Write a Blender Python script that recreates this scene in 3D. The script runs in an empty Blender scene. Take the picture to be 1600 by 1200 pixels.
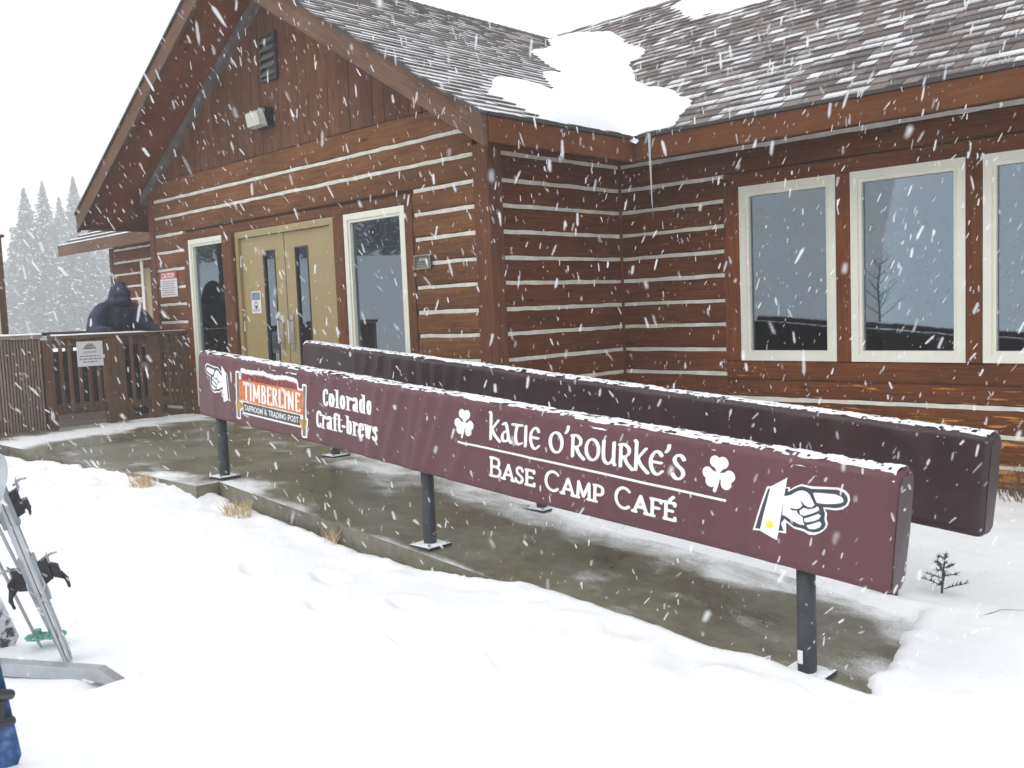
import bpy, bmesh, math, random
import numpy as np
from mathutils import Vector, Matrix

random.seed(7); RNG = np.random.default_rng(7)
SC = bpy.context.scene
COL = SC.collection

# ------------------------------------------------------------------ camera
cam_d = bpy.data.cameras.new('camera'); cam = bpy.data.objects.new('camera', cam_d); COL.objects.link(cam)
CAM = Vector((5.8137, -5.8014, 1.1870))
YAW, PITCH, ROLL = 2.34045, -0.080557, -0.039649
fw = Vector((math.cos(YAW)*math.cos(PITCH), math.sin(YAW)*math.cos(PITCH), math.sin(PITCH)))
rt = Vector((math.sin(YAW), -math.cos(YAW), 0)); up = rt.cross(fw)
rr = rt*math.cos(ROLL)+up*math.sin(ROLL); uu = up*math.cos(ROLL)-rt*math.sin(ROLL)
cam.matrix_world = Matrix(((rr.x, uu.x, -fw.x, CAM.x), (rr.y, uu.y, -fw.y, CAM.y), (rr.z, uu.z, -fw.z, CAM.z), (0, 0, 0, 1)))
cam_d.sensor_width = 36; cam_d.lens = 32.954; cam_d.clip_start = .05; cam_d.clip_end = 1000
cam_d.dof.use_dof = True; cam_d.dof.focus_distance = 8.5; cam_d.dof.aperture_fstop = 6.3
SC.camera = cam

# ------------------------------------------------------------------ sky, sun, exposure
SUN_EL, SUN_AZ = math.radians(48), math.radians(250)      # azimuth: where the sun stands, from +x towards +y
world = bpy.data.worlds.new('World'); SC.world = world; world.use_nodes = True
wn = world.node_tree; wn.nodes.clear()
wo = wn.nodes.new('ShaderNodeOutputWorld'); bgs = wn.nodes.new('ShaderNodeBackground'); bgc = wn.nodes.new('ShaderNodeBackground')
sky = wn.nodes.new('ShaderNodeTexSky'); sky.sky_type = 'NISHITA'; sky.sun_disc = False
sky.sun_elevation = SUN_EL; sky.sun_rotation = math.pi/2-SUN_AZ; sky.air_density = 1; sky.dust_density = 4
bgs.inputs['Strength'].default_value = .05
wn.links.new(sky.outputs[0], bgs.inputs[0])
bgc.inputs['Color'].default_value = (.965, .98, 1, 1); bgc.inputs['Strength'].default_value = 1.02     # unbroken snow cloud
wmx = wn.nodes.new('ShaderNodeMixShader'); wmx.inputs[0].default_value = .92
wn.links.new(bgs.outputs[0], wmx.inputs[1]); wn.links.new(bgc.outputs[0], wmx.inputs[2]); wn.links.new(wmx.outputs[0], wo.inputs[0])
sl = bpy.data.lights.new('sun', 'SUN'); sl.energy = .6; sl.angle = math.radians(40); sl.color = (1, .97, .92)
so = bpy.data.objects.new('sun', sl); COL.objects.link(so)
so.rotation_euler = Vector((math.cos(SUN_EL)*math.cos(SUN_AZ), math.cos(SUN_EL)*math.sin(SUN_AZ), math.sin(SUN_EL))).to_track_quat('Z', 'Y').to_euler()
so.location = (0, -20, 30)
SC.view_settings.view_transform = 'Standard'; SC.view_settings.look = 'None'
SC.view_settings.exposure = .46; SC.view_settings.gamma = 1; SC.view_settings.use_curve_mapping = False
SC.cycles.max_bounces = 6; SC.cycles.diffuse_bounces = 3; SC.cycles.transparent_max_bounces = 6; SC.cycles.volume_bounces = 1
SC.cycles.use_denoising = True; SC.cycles.use_adaptive_sampling = True; SC.cycles.adaptive_threshold = .03

# ------------------------------------------------------------------ helpers
def tag(o, label=None, cat=None, group=None, kind=None):
    if label: o['label'] = label
    if cat: o['category'] = cat
    if group: o['group'] = group
    if kind: o['kind'] = kind
    return o
def empty(name, loc=(0, 0, 0)):
    o = bpy.data.objects.new(name, None); COL.objects.link(o); o.location = loc; o.empty_display_size = .2
    return o
def link(name, me, parent=None, loc=None, rot=None, smooth=False):
    o = bpy.data.objects.new(name, me); COL.objects.link(o)
    if parent: o.parent = parent
    if loc is not None: o.location = loc
    if rot is not None: o.rotation_euler = rot
    if smooth: me.shade_smooth()
    return o
def rel(parent, p):
    """a point in the frame of an unrotated parent chain"""
    q = Vector(p)
    while parent is not None: q -= parent.location; parent = parent.parent
    return q
def mk(name, V, F, mat, parent=None, smooth=False, mats=None, mi=None, world=True):
    me = bpy.data.meshes.new(name)
    if world and parent is not None:
        off = rel(parent, (0, 0, 0)); V = [(v[0]+off.x, v[1]+off.y, v[2]+off.z) for v in V]
    me.from_pydata([tuple(map(float, v)) for v in V], [], F)
    for m in (mats or [mat]): me.materials.append(m)
    if mi is not None: me.polygons.foreach_set('material_index', mi)
    me.update()
    return link(name, me, parent, smooth=smooth)
def boxVF(x0, x1, y0, y1, z0, z1):
    V = [(x0, y0, z0), (x1, y0, z0), (x1, y1, z0), (x0, y1, z0), (x0, y0, z1), (x1, y0, z1), (x1, y1, z1), (x0, y1, z1)]
    F = [(0, 3, 2, 1), (4, 5, 6, 7), (0, 1, 5, 4), (1, 2, 6, 5), (2, 3, 7, 6), (3, 0, 4, 7)]
    return V, F
class MB:
    def __init__(s): s.V = []; s.F = []; s.M = []
    def add(s, V, F, m=0):
        n = len(s.V); s.V += [tuple(v) for v in V]; s.F += [tuple(i+n for i in f) for f in F]; s.M += [m]*len(F); return s
    def box(s, x0, x1, y0, y1, z0, z1, m=0): return s.add(*boxVF(x0, x1, y0, y1, z0, z1), m)
    def tube(s, pts, r, n=8, m=0, cap=True):
        pts = [Vector(p) for p in pts]; rs = r if isinstance(r, (list, tuple)) else [r]*len(pts)
        V = []; F = []
        for i, p in enumerate(pts):
            d = (pts[min(i+1, len(pts)-1)]-pts[max(i-1, 0)]).normalized()
            a = d.cross(Vector((0, 0, 1)) if abs(d.z) < .95 else Vector((1, 0, 0))).normalized(); b = d.cross(a)
            for k in range(n):
                t = 2*math.pi*k/n; V.append(p+a*rs[i]*math.cos(t)+b*rs[i]*math.sin(t))
        for i in range(len(pts)-1):
            for k in range(n):
                F.append((i*n+k, i*n+(k+1) % n, (i+1)*n+(k+1) % n, (i+1)*n+k))
        if cap: F.append(tuple(range(n))[::-1]); F.append(tuple((len(pts)-1)*n+k for k in range(n)))
        return s.add(V, F, m)
    def build(s, name, mat, parent=None, smooth=False, mats=None):
        return mk(name, s.V, s.F, mat, parent, smooth, mats, s.M if mats else None)
def bevel(o, w=.006, seg=1):
    bm = bmesh.new(); bm.from_mesh(o.data)
    bmesh.ops.bevel(bm, geom=list(bm.edges), offset=w, segments=seg, profile=.6, affect='EDGES', clamp_overlap=True)
    bm.to_mesh(o.data); bm.free(); return o
def bx(name, x0, x1, y0, y1, z0, z1, mat, parent=None, bev=.005, seg=1):
    """a bevelled board whose own x axis is its longest side (the grain follows it)"""
    c = ((x0+x1)/2, (y0+y1)/2, (z0+z1)/2); d = (x1-x0, y1-y0, z1-z0); ax = max(range(3), key=lambda i: d[i])
    if ax == 0: dd, rot = d, (0, 0, 0)
    elif ax == 1: dd, rot = (d[1], d[0], d[2]), (0, 0, math.pi/2)
    else: dd, rot = (d[2], d[1], d[0]), (0, -math.pi/2, 0)
    V, F = boxVF(-dd[0]/2, dd[0]/2, -dd[1]/2, dd[1]/2, -dd[2]/2, dd[2]/2)
    o = mk(name, V, F, mat, None)
    if bev: bevel(o, min(bev, min(dd)*.4), seg)
    o.parent = parent; o.location = rel(parent, c); o.rotation_euler = rot
    return o
def vnoise(x, y, seed=0):
    x = np.asarray(x, float); y = np.asarray(y, float)
    xi = np.floor(x).astype(np.int64); yi = np.floor(y).astype(np.int64); xf = x-xi; yf = y-yi
    def h(a, b):
        n = (a*374761393+b*668265263+seed*982451653) & 0xffffffff; n = ((n ^ (n >> 13))*1274126177) & 0xffffffff
        return ((n ^ (n >> 16)) & 0xffff)/65535.
    u = xf*xf*(3-2*xf); v = yf*yf*(3-2*yf)
    return (h(xi, yi)*(1-u)+h(xi+1, yi)*u)*(1-v)+(h(xi, yi+1)*(1-u)+h(xi+1, yi+1)*u)*v
def fbm(x, y, seed=0, o=4):
    r = 0; a = .5; t = 0
    for i in range(o):
        r = r+a*vnoise(np.asarray(x)*2**i, np.asarray(y)*2**i, seed+i*17); t += a; a *= .5
    return r/t
def sstep(a, b, x):
    t = np.clip((np.asarray(x, float)-a)/(b-a), 0, 1); return t*t*(3-2*t)

# ------------------------------------------------------------------ materials
def nmat(name, rough=.6, base=(.5, .5, .5), spec=.4):
    m = bpy.data.materials.new(name); m.use_nodes = True; nt = m.node_tree; b = nt.nodes['Principled BSDF']
    b.inputs['Base Color'].default_value = (*base, 1); b.inputs['Roughness'].default_value = rough; b.inputs['Specular IOR Level'].default_value = spec
    return m, nt, b
def N(nt, t, **k):
    n = nt.nodes.new(t)
    for a, v in k.items():
        if a in n.inputs: n.inputs[a].default_value = v
        else: setattr(n, a, v)
    return n
def noise(nt, coord, scale=(1, 1, 1), s=5., detail=4, rough=.55, dist=0, loc=None):
    mp = N(nt, 'ShaderNodeMapping'); mp.inputs['Scale'].default_value = scale
    nt.links.new(coord, mp.inputs[0])
    if loc is not None: nt.links.new(loc, mp.inputs['Location'])
    n = N(nt, 'ShaderNodeTexNoise', Scale=s, Detail=detail, Roughness=rough, Distortion=dist); nt.links.new(mp.outputs[0], n.inputs['Vector'])
    return n.outputs['Fac']
def ramp(nt, fac, stops):
    r = N(nt, 'ShaderNodeValToRGB'); e = r.color_ramp.elements
    while len(e) < len(stops): e.new(.5)
    for el, (p, c) in zip(e, stops): el.position = p; el.color = (*c, 1) if len(c) == 3 else c
    nt.links.new(fac, r.inputs[0]); return r.outputs[0]
def mixc(nt, fac, a, b, mode='MIX'):
    m = N(nt, 'ShaderNodeMix', data_type='RGBA', blend_type=mode)
    for s, v in ((0, fac), (6, a), (7, b)):
        if hasattr(v, 'links'): nt.links.new(v, m.inputs[s])
        else: m.inputs[s].default_value = v if s == 0 else (*v, 1)
    return m.outputs[2]
def math_(nt, op, a, b=None, clamp=False):
    m = N(nt, 'ShaderNodeMath', operation=op, use_clamp=clamp)
    for i, v in enumerate((a, b)):
        if v is None: continue
        if hasattr(v, 'links'): nt.links.new(v, m.inputs[i])
        else: m.inputs[i].default_value = v
    return m.outputs[0]
def bump(nt, b, h, strength=.3, dist=.01):
    n = N(nt, 'ShaderNodeBump', Strength=strength, Distance=dist); nt.links.new(h, n.inputs['Height']); nt.links.new(n.outputs[0], b.inputs['Normal'])
def plain(name, base, rough=.6, var=.12, scale=6., spec=.4, metal=0, bmp=0):
    m, nt, b = nmat(name, rough, base, spec); b.inputs['Metallic'].default_value = metal
    tc = N(nt, 'ShaderNodeTexCoord'); f = noise(nt, tc.outputs['Object'], s=scale, detail=5)
    nt.links.new(ramp(nt, f, [(.3, tuple(c*(1-var) for c in base)), (.7, tuple(min(1, c*(1+var)) for c in base))]), b.inputs['Base Color'])
    if bmp: bump(nt, b, f, bmp, .004)
    return m
def wood(name, dark, mid, light, rough=.62, peel=None, grey=0.):
    """stained timber, grain along the board's own x axis"""
    m, nt, b = nmat(name, rough, mid, .10)
    tc = N(nt, 'ShaderNodeTexCoord'); oi = N(nt, 'ShaderNodeObjectInfo')
    off = N(nt, 'ShaderNodeVectorMath', operation='SCALE'); off.inputs[0].default_value = (37, 11, 23); nt.links.new(oi.outputs['Random'], off.inputs['Scale'])
    co = tc.outputs['Object']
    g = noise(nt, co, (.9, 16, 16), 3.2, 6, .62, .5, off.outputs[0])
    fi = noise(nt, co, (2.2, 90, 90), 2.2, 3, .6, 0, off.outputs[0])
    bl = noise(nt, co, (.7, 2.2, 2.2), 1.4, 4, .6, 0, off.outputs[0])
    c = ramp(nt, g, [(.25, dark), (.5, mid), (.78, light)])
    c = mixc(nt, .35, c, ramp(nt, fi, [(.3, dark), (.75, light)]), 'MIX')
    c = mixc(nt, .8, c, ramp(nt, bl, [(.3, (.66, .63, .62)), (.7, (1.22, 1.17, 1.1))]), 'MULTIPLY')
    c = mixc(nt, .75, c, ramp(nt, oi.outputs['Random'], [(0, (.80, .80, .82)), (1, (1.16, 1.13, 1.1))]), 'MULTIPLY')
    if peel:
        pn = noise(nt, co, (.8, 9, 9), 3.0, 6, .65, .3, off.outputs[0])
        geo = N(nt, 'ShaderNodeNewGeometry'); sx = N(nt, 'ShaderNodeSeparateXYZ'); nt.links.new(geo.outputs['Position'], sx.inputs[0])
        low = N(nt, 'ShaderNodeMapRange'); nt.links.new(sx.outputs['Z'], low.inputs[0])
        for i, v in ((1, -.1), (2, .75), (3, .10), (4, -.09)): low.inputs[i].default_value = v
        f = math_(nt, 'ADD', pn, low.outputs[0])
        c = mixc(nt, ramp(nt, f, [(.60, (0, 0, 0)), (.66, (1, 1, 1))]), c, peel)
    ck = noise(nt, co, (.45, 34, 34), 2.0, 3, .5, .25, off.outputs[0])
    chk = ramp(nt, math_(nt, 'ABSOLUTE', math_(nt, 'SUBTRACT', ck, .5)), [(.0, (1, 1, 1)), (.011, (0, 0, 0))])
    gate = ramp(nt, noise(nt, co, (.8, 3, 3), 1.7, 2, .5, 0, off.outputs[0]), [(.50, (0, 0, 0)), (.60, (.75,)*3)])
    chk = math_(nt, 'MULTIPLY', chk, gate)
    c = mixc(nt, chk, c, tuple(x_*.35 for x_ in dark))
    mpk = N(nt, 'ShaderNodeMapping'); mpk.inputs['Scale'].default_value = (1.5, 6, 6); nt.links.new(co, mpk.inputs[0]); nt.links.new(off.outputs[0], mpk.inputs['Location'])
    vk = N(nt, 'ShaderNodeTexVoronoi', Scale=1.0, Randomness=1.); nt.links.new(mpk.outputs[0], vk.inputs['Vector'])
    c = mixc(nt, ramp(nt, vk.outputs['Distance'], [(.05, (.8,)*3), (.13, (0, 0, 0))]), c, tuple(x_*.6 for x_ in dark))
    nt.links.new(c, b.inputs['Base Color'])
    bump(nt, b, math_(nt, 'SUBTRACT', mixc(nt, .5, g, fi), chk), .4, .006)
    return m
M = {}
M['log'] = wood('log_stain', (.050, .0150, .0045), (.130, .041, .0110), (.230, .085, .023), peel=(.50, .22, .045))  # darker than the front-wall copy: under-eave shade put into the colour
M['log_lit'] = wood('log_stain_lit', (.080, .031, .0115), (.180, .078, .030), (.275, .135, .058))  # same logs on the front wall, open-sky light and haze painted in
M['trim_lit'] = wood('trim_stain_lit', (.080, .030, .0135), (.150, .061, .028), (.22, .10, .050))  # front-wall trim, lightened in colour for sky light and haze
M['plank'] = wood('plank_stain', (.075, .031, .0145), (.148, .066, .032), (.22, .112, .058))
M['trim'] = wood('trim_stain', (.085, .026, .0075), (.155, .050, .0145), (.24, .088, .028))
M['fascia'] = wood('fascia_stain', (.085, .048, .030), (.135, .078, .050), (.19, .12, .085))
M['fascia2'] = wood('fascia_red', (.095, .034, .012), (.145, .053, .019), (.19, .078, .030))
M['soffit'] = wood('soffit_stain', (.13, .042, .017), (.20, .070, .030), (.26, .10, .045))
M['deckwood'] = wood('deck_wood', (.075, .043, .026), (.14, .083, .052), (.21, .135, .09))
M['slat'] = wood('weathered_slat', (.15, .105, .08), (.27, .21, .165), (.36, .29, .24))
M['darkboard'] = wood('dark_boarding', (.010, .008, .007), (.02, .016, .014), (.034, .028, .024)); M['deckboard'] = wood('deck_board', (.05, .035, .03), (.09, .065, .055), (.14, .105, .09), rough=.4)
M['chink'] = plain('chinking', (.66, .63, .55), .85, .2, 5, bmp=.3)
M['frame'] = plain('window_vinyl', (.74, .73, .63), .5, .05, 3)
M['tan'] = plain('tan_door_paint', (.335, .265, .125), .42, .06, 2.5)
M['greytrim'] = plain('grey_metal_trim', (.15, .135, .13), .5, .2, 5)
M['vent'] = plain('vent_metal', (.16, .155, .145), .55, .15, 8)
M['steel'] = plain('brushed_steel', (.55, .55, .54), .35, .08, 12, metal=.9)
M['alu'] = plain('galvanised', (.42, .44, .46), .42, .15, 9, metal=.75)
M['black'] = plain('black_plastic', (.022, .022, .026), .35, .4, 10)
M['blackpost'] = plain('charcoal_post', (.038, .042, .050), .5, .25, 14, bmp=.3)
M['drip'] = plain('drip_edge', (.045, .042, .04), .55, .2, 10)
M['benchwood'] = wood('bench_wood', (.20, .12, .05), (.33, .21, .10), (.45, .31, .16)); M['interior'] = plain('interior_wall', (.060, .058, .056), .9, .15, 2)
M['lens'] = plain('prism_lens', (.52, .54, .46), .25, .1, 25)
M['white'] = plain('print_white', (.86, .86, .87), .5, .02, 3)
M['ink'] = plain('print_charcoal', (.045, .052, .062), .5, .1, 3)
M['yellow'] = plain('print_yellow', (.75, .72, .05), .5, .05, 3)
M['orange'] = None
M['signwhite'] = plain('sign_white', (.74, .73, .74), .5, .03, 3)
M['signred'] = plain('sign_red', (.50, .05, .07), .5, .05, 3)
M['signgrey'] = plain('sign_print_grey', (.26, .25, .29), .6, .05, 3)
M['signblue'] = plain('sign_blue_grey', (.20, .24, .30), .5, .05, 3)
M['bronze'] = plain('bronze_plate', (.07, .08, .07), .4, .3, 40, metal=.3)
M['bronzeedge'] = plain('bronze_rim', (.33, .30, .23), .4, .15, 20, metal=.5)
M['navy'] = plain('navy_shell', (.011, .018, .046), .6, .5, 7, bmp=.6)
M['trousers'] = plain('black_trousers', (.012, .012, .014), .7, .3, 9)
M['skin'] = plain('skin', (.42, .24, .17), .5, .08, 9)
M['straw'] = plain('dry_straw', (.58, .47, .27), .8, .3, 20)
M['twig'] = plain('twig', (.24, .19, .15), .8, .3, 20)
M['brush'] = plain('dry_brush', (.17, .105, .055), .85, .4, 20)
M['needle'] = plain('needle_green', (.036, .052, .042), .7, .3, 6)
M['treenear'] = plain('seedling_green', (.075, .115, .07), .7, .3, 30)
M['bark'] = plain('bark', (.075, .06, .05), .9, .3, 4)

def snow_mat(name, base=(.90, .915, .935), bs=.25):
    m, nt, b = nmat(name, .75, base, .15)
    tc = N(nt, 'ShaderNodeTexCoord')
    f = noise(nt, tc.outputs['Object'], s=7, detail=6, rough=.6); g = noise(nt, tc.outputs['Object'], s=60, detail=3)
    bump(nt, b, mixc(nt, .35, f, g), bs, .02)
    return m
M['snow'] = snow_mat('snow'); M['snowdust'] = snow_mat('snow_crust', (.86, .88, .90), .4)
M['flake'], nt, b = nmat('snowflake', .8, (.93, .94, .96), .1); gi = N(nt, 'ShaderNodeNewGeometry'); ai = N(nt, 'ShaderNodeMapRange'); nt.links.new(gi.outputs['Random Per Island'], ai.inputs[0]); ai.inputs[3].default_value = .12; ai.inputs[4].default_value = .60; nt.links.new(ai.outputs[0], b.inputs['Alpha'])

m, nt, b = nmat('wet_concrete', .32, (.10, .09, .065), .5); M['concrete'] = m
tc = N(nt, 'ShaderNodeTexCoord'); co = tc.outputs['Object']
n1 = noise(nt, co, s=1.3, detail=6, rough=.6, dist=.4); n2 = noise(nt, co, s=14, detail=5); n3 = noise(nt, co, s=160, detail=2)
c = ramp(nt, n1, [(.3, (.105, .098, .064)), (.5, (.158, .150, .106)), (.72, (.235, .228, .185))])
c = mixc(nt, .5, c, ramp(nt, n2, [(.3, (.55, .55, .53)), (.7, (1.35, 1.33, 1.3))]), 'MULTIPLY')
c = mixc(nt, .5, c, ramp(nt, n3, [(.35, (.7, .7, .7)), (.65, (1.3, 1.3, 1.3))]), 'MULTIPLY')
# thin wind-blown dusting of snow: streaks and granular patches
st = noise(nt, co, (1, 1.5, 1), 1.7, 6, .60, .35); gr = noise(nt, co, s=130, detail=4, rough=.8)
sp = math_(nt, 'ADD', math_(nt, 'MULTIPLY', st, .8), math_(nt, 'MULTIPLY', gr, .40))
att = N(nt, 'ShaderNodeAttribute', attribute_name='dust'); sp = math_(nt, 'ADD', sp, math_(nt, 'MULTIPLY', att.outputs['Fac'], .42))
gn = N(nt, 'ShaderNodeNewGeometry'); sz = N(nt, 'ShaderNodeSeparateXYZ'); nt.links.new(gn.outputs['True Normal'], sz.inputs[0])
sp = math_(nt, 'MULTIPLY', sp, math_(nt, 'GREATER_THAN', sz.outputs['Z'], .5)); dust = ramp(nt, sp, [(.635, (0, 0, 0)), (.83, (1, 1, 1))])
nt.links.new(mixc(nt, dust, c, (.86, .88, .90)), b.inputs['Base Color'])
nt.links.new(ramp(nt, math_(nt, 'ADD', math_(nt, 'MULTIPLY', n1, .5), math_(nt, 'MULTIPLY', dust, .8)), [(.15, (.22,)*3), (.4, (.5,)*3), (.9, (.9,)*3)]), b.inputs['Roughness'])
bump(nt, b, math_(nt, 'ADD', math_(nt, 'MULTIPLY', n3, .3), dust), .3, .004)

m, nt, b = nmat('asphalt_shingle', .9, (.12, .10, .095), .2); M['shingle'] = m
at = N(nt, 'ShaderNodeAttribute', attribute_name='tab'); sx = N(nt, 'ShaderNodeSeparateColor'); nt.links.new(at.outputs['Color'], sx.inputs[0])
tc = N(nt, 'ShaderNodeTexCoord'); geo = N(nt, 'ShaderNodeNewGeometry')
g1 = noise(nt, geo.outputs['Position'], s=70, detail=3)
c = ramp(nt, sx.outputs[0], [(0, (.115, .102, .100)), (.35, (.155, .136, .130)), (.6, (.185, .150, .138)), (1, (.23, .212, .205))])
c = mixc(nt, .5, c, ramp(nt, g1, [(.3, (.7,)*3), (.7, (1.3,)*3)]), 'MULTIPLY')
# snow caught on the butts of the shingles
p1 = noise(nt, geo.outputs['Position'], s=.55, detail=3); p2 = noise(nt, geo.outputs['Position'], s=38, detail=5, rough=.75)
f = math_(nt, 'ADD', math_(nt, 'MULTIPLY', sx.outputs[1], .62), math_(nt, 'MULTIPLY', p1, .35)); f = math_(nt, 'ADD', f, math_(nt, 'MULTIPLY', p2, .60)); f = math_(nt, 'ADD', f, math_(nt, 'MULTIPLY', sx.outputs[2], .60))
nt.links.new(mixc(nt, ramp(nt, f, [(.72, (0, 0, 0)), (1.06, (.78,)*3)]), c, (.86, .88, .91)), b.inputs['Base Color'])

def vinyl(name, base, var):
    m, nt, b = nmat(name, .42, base, .45); tc = N(nt, 'ShaderNodeTexCoord')
    f = noise(nt, tc.outputs['Object'], (1.2, 1, .8), 1.6, 4); s_ = noise(nt, tc.outputs['Object'], (7, 1, .5), 2.0, 4, .6); g = noise(nt, tc.outputs['Object'], s=220, detail=2)
    c = ramp(nt, f, [(.3, tuple(x*(1-var) for x in base)), (.7, tuple(x*(1+var) for x in base))])
    c = mixc(nt, .5, c, ramp(nt, s_, [(.35, (.86,)*3), (.7, (1.2, 1.22, 1.24))]), 'MULTIPLY')
    nt.links.new(c, b.inputs['Base Color'])
    nt.links.new(ramp(nt, s_, [(.3, (.34,)*3), (.7, (.52,)*3)]), b.inputs['Roughness']); bump(nt, b, g, .15, .001)
    return m
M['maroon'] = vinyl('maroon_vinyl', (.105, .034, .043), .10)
M['aubergine'] = vinyl('aubergine_vinyl', (.036, .0150, .0175), .25); M['endshade'] = vinyl('maroon_vinyl_shaded', (.050, .027, .032), .15)  # end panels: maroon darkened, the shade of the side face is in the colour

m, nt, b = nmat('orange_plank_print', .5, (.5, .15, .03)); M['orange'] = m
tc = N(nt, 'ShaderNodeTexCoord'); g = noise(nt, tc.outputs['Object'], (3, 1, 60), 2, 4, .6)
nt.links.new(ramp(nt, g, [(.3, (.42, .11, .02)), (.5, (.62, .18, .035)), (.75, (.70, .30, .09))]), b.inputs['Base Color'])
m, nt, b = nmat('treeline_print', .5, (.2, .02, .02)); M['treeprint'] = m
g = noise(nt, N(nt, 'ShaderNodeTexCoord').outputs['Object'], (70, 1, 8), 1, 4, .6)
nt.links.new(ramp(nt, g, [(.40, (.025, .02, .02)), (.52, (.24, .025, .03)), (.7, (.38, .06, .06))]), b.inputs['Base Color'])
M['gold'] = plain('print_gold', (.38, .25, .06), .5, .35, 40)
M['greyplank'] = plain('print_grey_plank', (.06, .065, .065), .5, .25, 20)
M['postprint'] = plain('print_post', (.20, .16, .12), .5, .3, 20)

m = bpy.data.materials.new('window_glass'); m.use_nodes = True; nt = m.node_tree; nt.nodes.clear(); M['glass'] = m
o_ = N(nt, 'ShaderNodeOutputMaterial'); tr = N(nt, 'ShaderNodeBsdfTransparent'); gl = N(nt, 'ShaderNodeBsdfGlossy', Roughness=.015)
tr.inputs[0].default_value = (.62, .68, .70, 1); gl.inputs['Color'].default_value = (.76, .89, 1, 1)
fr = N(nt, 'ShaderNodeFresnel', IOR=2.6); mx = N(nt, 'ShaderNodeMixShader')
tc = N(nt, 'ShaderNodeTexCoord'); wv = noise(nt, tc.outputs['Object'], s=1.6, detail=1)
bp = N(nt, 'ShaderNodeBump', Strength=.05, Distance=.02); nt.links.new(wv, bp.inputs['Height']); nt.links.new(bp.outputs[0], gl.inputs['Normal'])
nt.links.new(fr.outputs[0], mx.inputs[0]); nt.links.new(tr.outputs[0], mx.inputs[1]); nt.links.new(gl.outputs[0], mx.inputs[2]); nt.links.new(mx.outputs[0], o_.inputs[0])
m, nt, b = nmat('ice', .12, (.85, .9, .93), .5); M['ice'] = m
b.inputs['Transmission Weight'].default_value = .6; b.inputs['IOR'].default_value = 1.31
m, nt, b = nmat('lamp_bulb', .4, (1, .7, .3)); M['bulb'] = m
b.inputs['Emission Color'].default_value = (1, .55, .16, 1); b.inputs['Emission Strength'].default_value = 5

# ------------------------------------------------------------------ terrain
RS = .0813                                           # ramp slope, 1 in 12
def ramp_z(x): return -RS*(np.clip(x, -.5, 4.3)+.5)
D = 1.8606
BOOTS = []
rb = random.Random(77); px_, py_, pa_ = 5.6, -4.2, 2.75
for i in range(13):
    s_ = (-1)**i*.13; BOOTS.append((px_-math.sin(pa_)*s_, py_+math.cos(pa_)*s_, pa_+rb.uniform(-.25, .25))); px_ += math.cos(pa_)*.40; py_ += math.sin(pa_)*.40; pa_ += rb.uniform(-.12, .10)
for i in range(7): BOOTS.append((rb.uniform(1.6, 3.4), rb.uniform(-4.7, -3.6), rb.uniform(0, 6.28)))
def snow_z(x, y):
    rz = ramp_z(x)
    off = -.05+.0*x
    off = off-.075*sstep(-.9, -.2, x)*(1-sstep(1.3, 2.3, x))+.075*sstep(1.9, 2.8, x)
    front = rz+off-.028*np.clip(-2.45-y, 0, 12)-.015*np.clip(x-4.3, 0, 10)
    front = front+.05*(fbm(x*.55, y*.55, 3)-.5)+.016*(fbm(x*2.2, y*2.2, 5)-.5)+.006*(fbm(x*11, y*11, 6)-.5)
    dents = np.clip(fbm(x*2.6, y*2.0, 71, 3)-.60, 0, 1)*.12; front = front-dents
    for (bx0, by0, ba) in BOOTS:
        c_, s_ = math.cos(ba), math.sin(ba); p_ = (x-bx0)*c_+(y-by0)*s_; q_ = -(x-bx0)*s_+(y-by0)*c_; rr2 = (p_/.15)**2+(q_/.062)**2
        front = front-.030*np.exp(-rr2**2)+.010*np.exp(-((np.sqrt(rr2)-1.25)/.22)**2)
    edge = np.exp(-((y+2.52)/.12)**2)                # lumps thrown against the concrete
    front = front+edge*(.060*(fbm(x*5, y*5, 9)-.38)+.085*np.clip(fbm(x*13, y*13, 10, 3)-.50, 0, 1)*sstep(-2.44, -2.50, y))
    back = rz+.035-.02*np.clip(y+1, 0, 3)-.015*np.clip(x-4.3, 0, 10)+.07*(fbm(x*.8, y*.8, 12)-.5)+.03*(fbm(x*4, y*4, 15)-.5)
    z = front+(back-front)*sstep(-2.2, -1.3, y)
    # the concrete footprint: the snow stops at its edges
    yf = -2.43+.05*(fbm(x*3, 0*x, 21)-.5)+.035*(fbm(x*13, 0*x, 22)-.5)+.07*sstep(2.3, 3.4, x)*(.4+fbm(x*2, 0*x+3, 23))
    yb = -1.08-.17*sstep(.9, 2.0, x)*(.45+.8*fbm(x*1.5, 0*x, 24))-.05*sstep(3.0, 4.2, x)-.05*(fbm(x*7, 0*x, 27)-.5)
    yf = yf-(.10+.22*sstep(-1.4, -4.6, x))*sstep(-.9, -1.6, x)
    yb = np.where(x < -.55, 3., yb)
    xe = 4.24+.16*(fbm(y*3, 0*y, 31)-.5)+.06*(fbm(y*14, 0*y, 33)-.5)-.12*(y+2)
    xl = -5.62
    d = np.minimum(np.minimum(y-yf, yb-y), np.minimum(xe-x, x-xl+6))      # >0 inside
    sink = sstep(-.01, .09, d)
    lip = .022*np.exp(-((d+.05)/.05)**2)
    return z+lip*(1-sink)-sink*(.34+(z-rz))
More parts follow.
